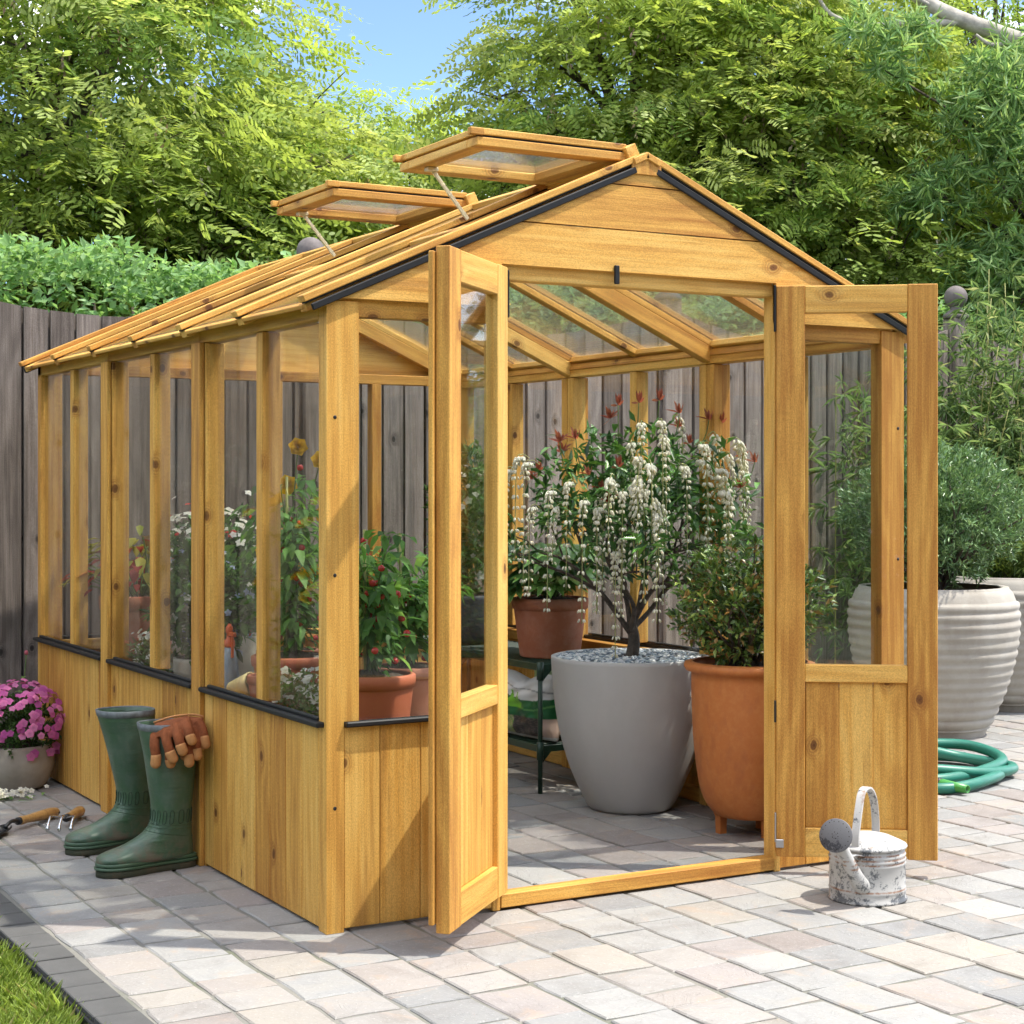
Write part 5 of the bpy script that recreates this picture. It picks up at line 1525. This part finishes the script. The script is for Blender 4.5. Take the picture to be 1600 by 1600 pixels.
# ---- wellington boots
def boot(loc, rz, label, lean=0.0):
    t = thing("wellington_boot", loc, label, "boot", "pair of green wellington boots", rz)
    KEY = [(-.010, .405, .160, .408, .073), (-.004, .33, .142, .325, .069), (.003, .25, .130, .245, .061), (.010, .18, .121, .175, .054), (.011, .125, .126, .130, .050),
           (.006, .075, .146, .108, .047), (.004, .04, .178, .090, .046), (.012, .026, .215, .076, .048), (.08, .024, .248, .067, .051), (.16, .024, .262, .062, .051), (.215, .024, .277, .055, .046), (.252, .026, .284, .045, .031), (.274, .028, .285, .034, .012)]
    K = spline(KEY, 4); rings = []; seg = 32
    for bu, bz, fu_, fz, w in K:
        ring = []
        for j in range(seg):
            a = 2 * PI * j / seg; cu = math.cos(a); sv = math.sin(a)
            e = .82
            cu_ = math.copysign(abs(cu) ** e, cu); sv_ = math.copysign(abs(sv) ** e, sv)
            m_ = (cu_ + 1) / 2
            u = bu + (fu_ - bu) * m_; z = bz + (fz - bz) * m_
            ring.append((u + lean * max(0, z - .15), sv_ * w, z))
        rings.append(ring)
    inner = [[(x * .94 + .005, y * .93, z) for x, y, z in r] for r in rings[:7]][::-1]
    mb = MB(); mb.loft(inner + rings, False, True); bt = mb.build("boot_upper", M['boot'], t)
    mb = MB()
    band = [[((x - .075) * k + .075, y * k, z + dz) for x, y, z in r] for r, k, dz in ((rings[0], .95, .001), (rings[0], .985, .004), (rings[0], 1.012, .003), (rings[1], 1.014, .0), (rings[1], 1.002, -.001))]
    mb.loft(band, False, False); mb.build("top_binding", M['boot_band'], t)
    def outline(g, n=52):
        pts = [(.002, 0), (.002, .026), (.03, .039), (.09, .039), (.14, .043), (.20, .052), (.245, .048), (.276, .029), (.288, 0)]
        up = spline(pts, 6); full = [(u, w) for u, w in up] + [(u, -w) for u, w in up[-2:0:-1]]
        return [(u + (g if u > .15 else -g) * abs(2 * (u - .148) / .3) ** 2, w + math.copysign(g, w) if abs(w) > 1e-6 else 0) for u, w in full]
    for nm, g, z0, z1, mt in (("sole", .0, .0, .019, 'rubber_sole'), ("welt", .004, .0195, .0275, 'rubber'), ("foxing", .0015, .028, .0385, 'rubber')):
        heel = lambda u: .0
        o_ = outline(g)
        mb = MB(); r3 = []
        for z, s in ((z0, -.002), (z0 + .002, 0), (z1 - .002, 0), (z1, -.002)):
            r3.append([(u + (-s if u < .15 else s), w + (math.copysign(-s, w) * -1 if abs(w) > .001 else 0), z) for u, w in o_])
        mb.loft(r3); mb.build(nm, M[mt], t)
    # raised loops round the ankle
    mb = MB()
    kz = .150
    for k in range(16):
        a = 2 * PI * k / 16 + .1
        path = []
        for q in range(17):
            b = 2 * PI * q / 16
            sq = lambda v: math.copysign(abs(v) ** .6, v)
            aa = a + .10 * sq(math.cos(b)); z = kz + .019 * sq(math.sin(b))
            r_ = min(rings, key=lambda r: abs(r[8][2] - z))
            f = (aa % (2 * PI)) / (2 * PI) * seg; i0 = int(f) % seg; fr = f - int(f)
            pA, pB = Vector(r_[i0]), Vector(r_[(i0 + 1) % seg]); p = pA.lerp(pB, fr); cx_ = (r_[0][0] + r_[seg // 2][0]) / 2
            n_ = Vector((p.x - cx_, p.y, 0)).normalized()
            path.append((p.x + n_.x * .0006, p.y + n_.y * .0006, z + .012 * (math.cos(aa) * .0)))
        mb.tube(path, .0011, 5, caps=False)
    mb.build("ankle_loops", M['rubber_dark'], t, kind="stuff")
    mb = MB()
    for zq in (.128, .116, .098):
        i = min(range(len(rings)), key=lambda i: abs(rings[i][8][2] - zq))
        mb.tube([tuple(Vector(p) + (Vector(p) - Vector((.06, 0, p[2]))).normalized() * .0003) for p in rings[i] + [rings[i][0]]], .0012, 5, caps=False)
    mb.build("ankle_ridges", M['rubber'], t, kind="stuff")
    return t
boot((-.020, .893, 0), PI + .10, "front green wellington boot, draped with brown gloves, against the timber wall")
boot((-.016, 1.230, 0), PI + .14, "rear green wellington boot, with its opening bare, beside the gloved one", .10)

# ---- gardening gloves over the front boot
GA = Vector((-.087, .820, .405))
gr, gf, gz = Vector((.8686, -.4956, 0)), Vector((.4956, .8686, 0)), Vector((0, 0, 1))
def gpt(u, v, d): return GA + gr * (u - 300) / 578 + gz * (1130 - v) / 578 + gf * d
def glove(label, fingers, palm, name="gardening_glove"):
    t = thing(name, tuple(GA), label, "glove", "pair of brown gardening gloves")
    mb = MB()
    for pts, r in fingers:
        P = spline([gpt(*p) - GA for p in pts], 6)
        L = len(P); rad = [r * (1.08 - .12 * i / (L - 1)) for i in range(L)]; rad[-1] *= .60; rad[-2] *= .88
        mb.tube(P, rad, 10)
    rings = []
    for (a, b, d, th) in palm:
        A, B = gpt(a[0], a[1], d) - GA, gpt(b[0], b[1], d) - GA
        c_ = (A + B) / 2; h = (B - A) / 2; nrm = gf * th
        rings.append([tuple(c_ + h * math.cos(2 * PI * j / 14) + nrm * math.sin(2 * PI * j / 14)) for j in range(14)])
    mb.loft(rings)
    o_ = mb.build("glove", M['leather'], t)
    o_.name = "glove_back"
    rm = o_.modifiers.new("one_skin", 'REMESH'); rm.mode = 'VOXEL'; rm.voxel_size = .0025; rm.use_smooth_shade = True
    sm = o_.modifiers.new("soften", 'SMOOTH'); sm.factor = .5; sm.iterations = 4
    for pts, r in fingers:
        P = spline([gpt(*p) - GA for p in pts], 6)
        k = int(len(P) * .60)
        tip = list(P[k:]); e = tip[-1] + (tip[-1] - tip[-2]) * .35
        rad = [r * 1.0] + [r * 1.07] * (len(tip) - 1); ax_ = (tip[-1] - tip[-2]) / np.linalg.norm(tip[-1] - tip[-2]); e0 = tip[-1]
        for q in (.25, .5, .7, .86, .96, 1.0):
            tip.append(e0 + ax_ * r * 1.0 * q); rad.append(max(r * 1.07 * math.sqrt(max(0, 1 - q * q)), r * .06))
        m2 = MB(); m2.tube(tip, rad, 14); m2.build("fingertip", M['tan_leather'], t)
    c0_, c1_ = palm[0][0], palm[0][1]
    m2 = MB(); m2.tube([tuple(gpt(c0_[0] + (c1_[0] - c0_[0]) * s, c0_[1] + (c1_[1] - c0_[1]) * s - .5 - 3 * math.sin(PI * s), palm[0][2] - .004) - GA) for s in np.linspace(0, 1, 8)], .003, 6)
    m2.build("cuff_edge", M['tan_leather'], t)
    return t
glove("upper brown suede glove with tan fingertips hanging over the front boot top",
      [([(264, 1134, .0), (265, 1155, -.032), (268, 1175, -.036), (267, 1187, -.034)], .0135),
       ([(280, 1132, -.010), (286, 1150, -.042), (292, 1168, -.046), (296, 1178, -.044)], .0140),
       ([(297, 1128, -.010), (304, 1142, -.046), (309, 1156, -.052), (312, 1165, -.050)], .0140),
       ([(313, 1122, -.006), (320, 1132, -.040), (324, 1142, -.050), (327, 1149, -.050)], .0130),
       ([(286, 1150, -.020), (288, 1170, -.026), (289, 1182, -.026), (290, 1188, -.024)], .0130)],
      [((257, 1127), (314, 1114), .030, .010), ((258, 1131), (318, 1115), .008, .014), ((262, 1138), (322, 1122), -.018, .016), ((266, 1146), (322, 1132), -.030, .013)])
glove("lower brown suede glove, mostly hidden, fingers spread toward the timber wall",
      [([(312, 1140, -.004), (316, 1160, -.022), (319, 1175, -.028), (320, 1186, -.027)], .0135),
       ([(322, 1134, .004), (328, 1152, -.014), (331, 1166, -.018), (332, 1176, -.017)], .0130),
       ([(330, 1122, .012), (338, 1134, .002), (342, 1148, -.006), (344, 1159, -.006)], .0125),
       ([(318, 1128, .022), (330, 1140, .022), (336, 1152, .020), (338, 1162, .020)], .0120),
       ([(306, 1140, .012), (308, 1158, .004), (309, 1170, .0), (310, 1178, .0)], .0125)],
      [((300, 1118), (336, 1119), .052, .008), ((300, 1122), (338, 1120), .034, .012), ((304, 1134), (336, 1130), .010, .013), ((308, 1142), (332, 1136), -.004, .010)])

# ---- taupe pot of pink flowers
pp = thing("pink_flower_pot", (-.150, 2.40, 0), "squat taupe stone pot overflowing with small pink flowers by the fence", "flower pot")
pot(pp, smooth_prof([(.088, 0), (.108, .012), (.130, .06), (.134, .10), (.124, .142), (.117, .152)], 4), .012, M['taupe'], 48); soil(pp, .105, .14)
c0 = bush(pp, 260, (0, 0, .215), (.165, .165, .11), .022, .009, [(.05, .12, .035), (.08, .17, .05), (.04, .09, .03)], None, 'leaf', .5)
twigs(pp, (0, 0, .14), c0, 20, .003, 'stem')
PINK = [blossom(.0155, c_, 5, .18, 1.15, (.6, .2, .45)) for c_ in ((.66, .19, .48), (.72, .26, .55), (.58, .14, .42), (.50, .10, .38))]
dirs = rand_dirs(900); dirs = dirs[(dirs[:, 2] > -.25)]
dirs = dirs[(dirs @ np.array([-.4, -.8, .5])) > -.35][:200]
for d_ in dirs:
    p = np.array([0, 0, .228]) + d_ * np.array([.180, .180, .145]) * RNG.uniform(.93, 1.06)
    o_ = Vector(d_) + Vector((-.15, -.35, .25)) + Vector(RNG.normal(0, .2, 3))
    put("blossom", PINK[RNG.integers(4)], pp, p, o_.orthogonal(), o_, RNG.uniform(.8, 1.15))
for (x_, y_, z_) in ((.02, -.14, .125), (.035, -.135, .135), (.10, -.10, .13), (.13, -.06, .145), (.145, -.03, .125)):
    put("blossom", PINK[RNG.integers(4)], pp, (x_, y_, z_), (1, 0, 0), (-.2, -1, .2), 1.1)
bd = thing("budding_plant", (-.24, 2.72, -.01), "green stalks with round pink buds behind the pink flower pot", "plant")
mb = MB()
BUD = MB(); BUD.lathe([(0, 0), (.005, .002), (.007, .008), (.005, .014), (0, .017)], 10); o = BUD.build("bud", plain("pink_bud", C4(.55, .12, .16), .5)); BUD = o.data; bpy.data.objects.remove(o)
for k in range(13):
    e = (RNG.normal(.02, .09), RNG.normal(0, .06), RNG.uniform(.30, .48)); path = limb((e[0] * .3, e[1] * .3, 0), e, .2, 4)
    mb.tube(path, .0022, 5); put("bud", BUD, bd, e, (1, 0, 0), (RNG.normal(0, .3), RNG.normal(0, .3), 1), 1.1)
    for q in range(5):
        a = RNG.uniform(0, 6.28); put("leaf", LM[RNG.integers(3)], bd, path[2 + q], (math.cos(a), math.sin(a), .3), (0, 0, 1), .45)
mb.build("stems", M['stem'], bd)
sg = thing("white_flower_sprig", (-.215, 2.17, 0), "cut sprig of tiny white flowers lying on the paving before the pink flower pot", "flower sprig")
mb = MB()
for k in range(5):
    a = 3.3 + k * .12; mb.tube([(math.cos(a) * .02, math.sin(a) * .02, .004), (math.cos(a) * .12, math.sin(a) * .09, .012)], .0018, 5)
mb.build("stems", M['stem'], sg)
for k in range(58):
    p = (RNG.normal(-.02, .045), RNG.normal(0, .03), RNG.uniform(.008, .03))
    put("blossom", WHITE[RNG.integers(3)], sg, p, (1, 0, 0), (RNG.normal(-.3, .4), RNG.normal(-.5, .4), 1), .7)
for k in range(16):
    a = RNG.uniform(0, 6.28); put("leaf", LM[RNG.integers(3)], sg, (RNG.normal(0, .04), RNG.normal(0, .03), .008), (math.cos(a), math.sin(a), .2), (0, 0, 1), .35)

# ---- trowel and hand fork
def turned(A, B, prof, seg=20):
    A, B = Vector(A), Vector(B); d = (B - A); L = d.length; d.normalize(); s = d.cross(Vector((0, 0, 1))).normalized(); z = s.cross(d)
    return [[tuple(A + d * (L * t) + (s * math.cos(2 * PI * j / seg) + z * math.sin(2 * PI * j / seg)) * r) for j in range(seg)] for r, t in prof]
HP = smooth_prof([(.003, 0), (.012, .02), (.0165, .12), (.0175, .25), (.0150, .55), (.0125, .80), (.0135, .93), (.0140, .97), (.012, 1.0)], 3)
tr = thing("hand_trowel", (0, 0, 0), "garden trowel with turned wooden handle and dark blade lying on the paving", "trowel")
A_, B_ = (-.168, 1.772, .0185), (-.322, 1.640, .026)
mb = MB(); mb.loft(turned(A_, B_, HP))
hd = mb.build("handle", M['handle_wood'], tr)
dv = (Vector(B_) - Vector(A_)).normalized(); sv = dv.cross(Vector((0, 0, 1))).normalized()
mb = MB(); P0 = Vector(A_) + dv * .014 + Vector((0, 0, .0)); mb.tube([tuple(P0 - sv * .0172), tuple(P0 - sv * .0158)], .0038, 10); mb.build("hang_hole", M['seal'], hd)
mb = MB(); mb.loft(turned(Vector(B_) - dv * .001, Vector(B_) + dv * .012, [(.0115, 0), (.012, .1), (.012, .9), (.0095, 1)])); mb.build("ferrule", M['dark_steel'], tr)
mb = MB(); mb.tube(spline([Vector(B_) + dv * .010, Vector(B_) + dv * .045 + Vector((0, 0, .004)), Vector(B_) + dv * .075 - Vector((0, 0, .010))], 5), [.0065] * 4 + [.006] * 7, 10); mb.build("tang", M['dark_steel'], tr)
mb = MB(); rings = []
for t_, w_, zc_ in ((.055, .008, .018), (.075, .026, .014), (.10, .037, .012), (.15, .038, .010), (.19, .028, .008), (.225, .008, .006)):
    c_ = Vector(B_) + dv * t_; r_ = []
    for th in (1, -1):
        for q in range(9):
            s_ = (q / 4 - 1) * th
            r_.append(tuple(Vector((c_.x, c_.y, 0)) + sv * s_ * w_ + Vector((0, 0, zc_ - .006 + .014 * abs(s_) ** 2 + (.0012 if th > 0 else -.0012)))))
    rings.append(r_)
mb.loft(rings); mb.build("blade", M['dark_steel'], tr)
fk = thing("hand_fork", (0, 0, 0), "three-pronged hand cultivator with wooden handle beside the trowel", "hand fork")
A_, B_ = (-.095, 1.752, .0185), (-.182, 1.600, .030)
mb = MB(); mb.loft(turned(A_, B_, HP)); mb.build("handle", M['handle_wood'], fk)
dv = (Vector(B_) - Vector(A_)).normalized(); sv = dv.cross(Vector((0, 0, 1))).normalized(); up = Vector((0, 0, 1))
mb = MB(); mb.loft(turned(Vector(B_) - dv * .001, Vector(B_) + dv * .022, [(.0115, 0), (.0125, .1), (.0125, .9), (.008, 1)])); mb.build("ferrule", M['dark_steel'], fk)
S0 = Vector(B_) + dv * .022
for k in (-1, 0, 1):
    a = S0 + sv * k * .036 + dv * .055
    path = spline([S0, S0 + dv * .018 + sv * k * .012 + up * .006, a - dv * .018 + up * .012, a + up * .006, a + dv * .022 - up * .012, a + dv * .028 + up * (.004 - a.z)], 5)
    rad = list(np.interp(np.linspace(0, 1, len(path)), [0, .8, .92, 1], [.0036, .0036, .0055, .002]))
    mb = MB(); mb.tube(path, rad, 8, flat=(1.2, .8)); mb.build("prong", M['chrome'], fk)

# ---- borders outside the frame, seen mirrored in the glass
def border(name, loc, n, spread, h, mes, label, cat, green, nb, fl):
    t = thing(name, loc, label, cat)
    mb = MB(); pts = []
    for k in range(n):
        b = np.array([np.clip(RNG.normal(0, spread[0]), -1.6 * spread[0], 1.6 * spread[0]), np.clip(RNG.normal(0, spread[1]), -1.6 * spread[1], 1.6 * spread[1]), -.05]); e = b + np.array([RNG.normal(0, .05), RNG.normal(0, .05), h * RNG.uniform(.6, 1.05)])
        mb.tube([b, (b + e) / 2 + RNG.normal(0, .01, 3), e], .003, 4); pts.append(e)
        for q in range(4): pts.append(b + (e - b) * RNG.uniform(.3, .95))
    mb.build("stems", M['stem'], t); pts = np.array(pts)
    m = len(pts) * 5; ci = np.repeat(np.arange(len(pts)), 5)
    V, F, c = leaves(pts[ci] + RNG.normal(0, .03, (m, 3)), rand_dirs(m), rand_dirs(m), RNG.uniform(.03, .06, m), .018, pick(green, m))
    np_mesh("foliage", V, F, M['leaf'], c, parent=t, kind="stuff")
    tops = pts[pts[:, 2] > h * fl]
    for k in range(nb):
        p = tops[RNG.integers(len(tops))] + RNG.normal(0, .03, 3); o_ = Vector((RNG.normal(.5, .4), RNG.normal(0, .5), 1))
        put("blossom", mes[RNG.integers(len(mes))], t, p, o_.orthogonal(), o_, RNG.uniform(.9, 1.5))
    return t
def rose_bloom(col):
    parts = []
    for k, (r, n, cup) in enumerate(((.034, 6, .25), (.028, 6, .7), (.021, 5, 1.4), (.013, 5, 3.0))):
        a = np.arange(n) * 2 * PI / n + k * .5
        D = np.stack([np.cos(a), np.sin(a), np.full(n, cup)], 1)
        parts.append(leaves(np.stack([np.cos(a) * .003, np.sin(a) * .003, np.full(n, .002 * k)], 1), D, np.tile(np.array([[0, 0, 1.]]), (n, 1)), r, r * 1.15, np.tile(np.array(col) * (1 - .07 * k), (n, 1)), fold=.3, droop=-.1, full=True))
    V, F, c = join(parts); o = np_mesh("bloom", V, F, M['petal'], c); me = o.data; bpy.data.objects.remove(o); return me
YR = [rose_bloom((.72, .48, .03)), rose_bloom((.66, .42, .025))]
rb = border("yellow_rose_bush", (-.86, 2.0, 0), 16, (.14, .14), 1.12, YR, "yellow rose bush on the lawn left of the greenhouse, mirrored in its panes", "rose bush", [(.07, .17, .045), (.11, .24, .06)], 16, .6)
border("white_flower_border", (-.98, 1.35, 0), 70, (.13, .42), .46, [WHITE[0], WHITE[2]], "low border of small white flowers along the lawn edge left of the greenhouse", "flower border", [(.10, .20, .06), (.15, .26, .08)], 170, .65)
border("lilac_flower_border", (-2.1, -5.3, 0), 70, (.7, .25), .75, [blossom(.016, (.50, .42, .62)), WHITE[1]], "border of pale lilac flowers in the lawn behind the viewer", "flower border", [(.09, .18, .06), (.13, .23, .09)], 170, .6)

# ---- rose and trays added inside to imitate flowers mirrored in the left panes
rp = thing("rose_reflection_plant", (.45, 1.33, ZB), "added yellow rose standing in for blooms mirrored in the near left panes", "rose plant")
terracotta_pot(rp, .10, .15, M['terracotta'], .78); soil(rp, .088, .135)
mb = MB(); pts = []
for (bx, by, bz) in ((.05, -.14, .75), (.05, .04, .795), (.04, .10, .67), (.06, .02, .43), (-.02, -.22, .40), (-.05, .05, .55), (.08, -.1, .58), (-.10, -.05, .47)):
    path = spline([(RNG.normal(0, .012), RNG.normal(0, .012), .13), (bx * .3, by * .3, .13 + (bz - .13) * .5), (bx, by, bz)], 8)
    mb.tube(path, list(np.linspace(.0035, .002, len(path))), 5); pts += list(path[5:-2])
    o_ = Vector((RNG.normal(-.5, .15), RNG.normal(-.9, .15), .35)); put("bloom", YR[RNG.integers(2)], rp, (bx, by, bz), o_.orthogonal(), o_, RNG.uniform(.9, 1.15))
mb.build("stems", M['stem'], rp)
for k in range(90):
    a = RNG.uniform(0, 2 * PI); p = pts[RNG.integers(len(pts))]
    put("leaf", LM[RNG.integers(4)], rp, p, (math.cos(a), math.sin(a), RNG.uniform(-.6, .4)), (0, 0, 1), RNG.uniform(.45, .8))
def alyssum(loc, w, l, label):  # white blooms added where the glass mirrors the outdoor border
    t = thing("flower_reflection_tray", loc, label, "flower tray")
    mb = MB(); mb.box((-w, -l, 0), (w, l, .075)); mb.build("tray", M['terracotta_pale'], t)
    n = 700; P = np.stack([RNG.uniform(-w, w, n), RNG.uniform(-l, l, n), np.full(n, .07)], 1); hh = RNG.uniform(.03, .11, n)
    P[:, 2] += hh * RNG.uniform(.2, 1, n)
    V, F, c = leaves(P, rand_dirs(n) + np.array([0, 0, .5]), rand_dirs(n), RNG.uniform(.018, .035, n), .009, pick([(.16, .26, .08), (.22, .32, .12), (.26, .22, .12)], n))
    np_mesh("foliage", V, F, M['leaf'], c, parent=t, kind="stuff")
    for k in range(75):
        p = (RNG.uniform(-w, w) * 1.1, RNG.uniform(-l, l), RNG.uniform(.10, .195)); o_ = Vector((RNG.normal(-.4, .4), RNG.normal(-.5, .4), 1))
        put("blossom", WHITE[RNG.integers(3)], t, p, o_.orthogonal(), o_, RNG.uniform(.6, 1.0))
alyssum((.125, .42, ZB), .045, .145, "added tray of white flowers for those mirrored in the nearest left pane")
alyssum((.10, 1.62, ZB), .04, .12, "added tray of white flowers for those mirrored in the middle left pane")
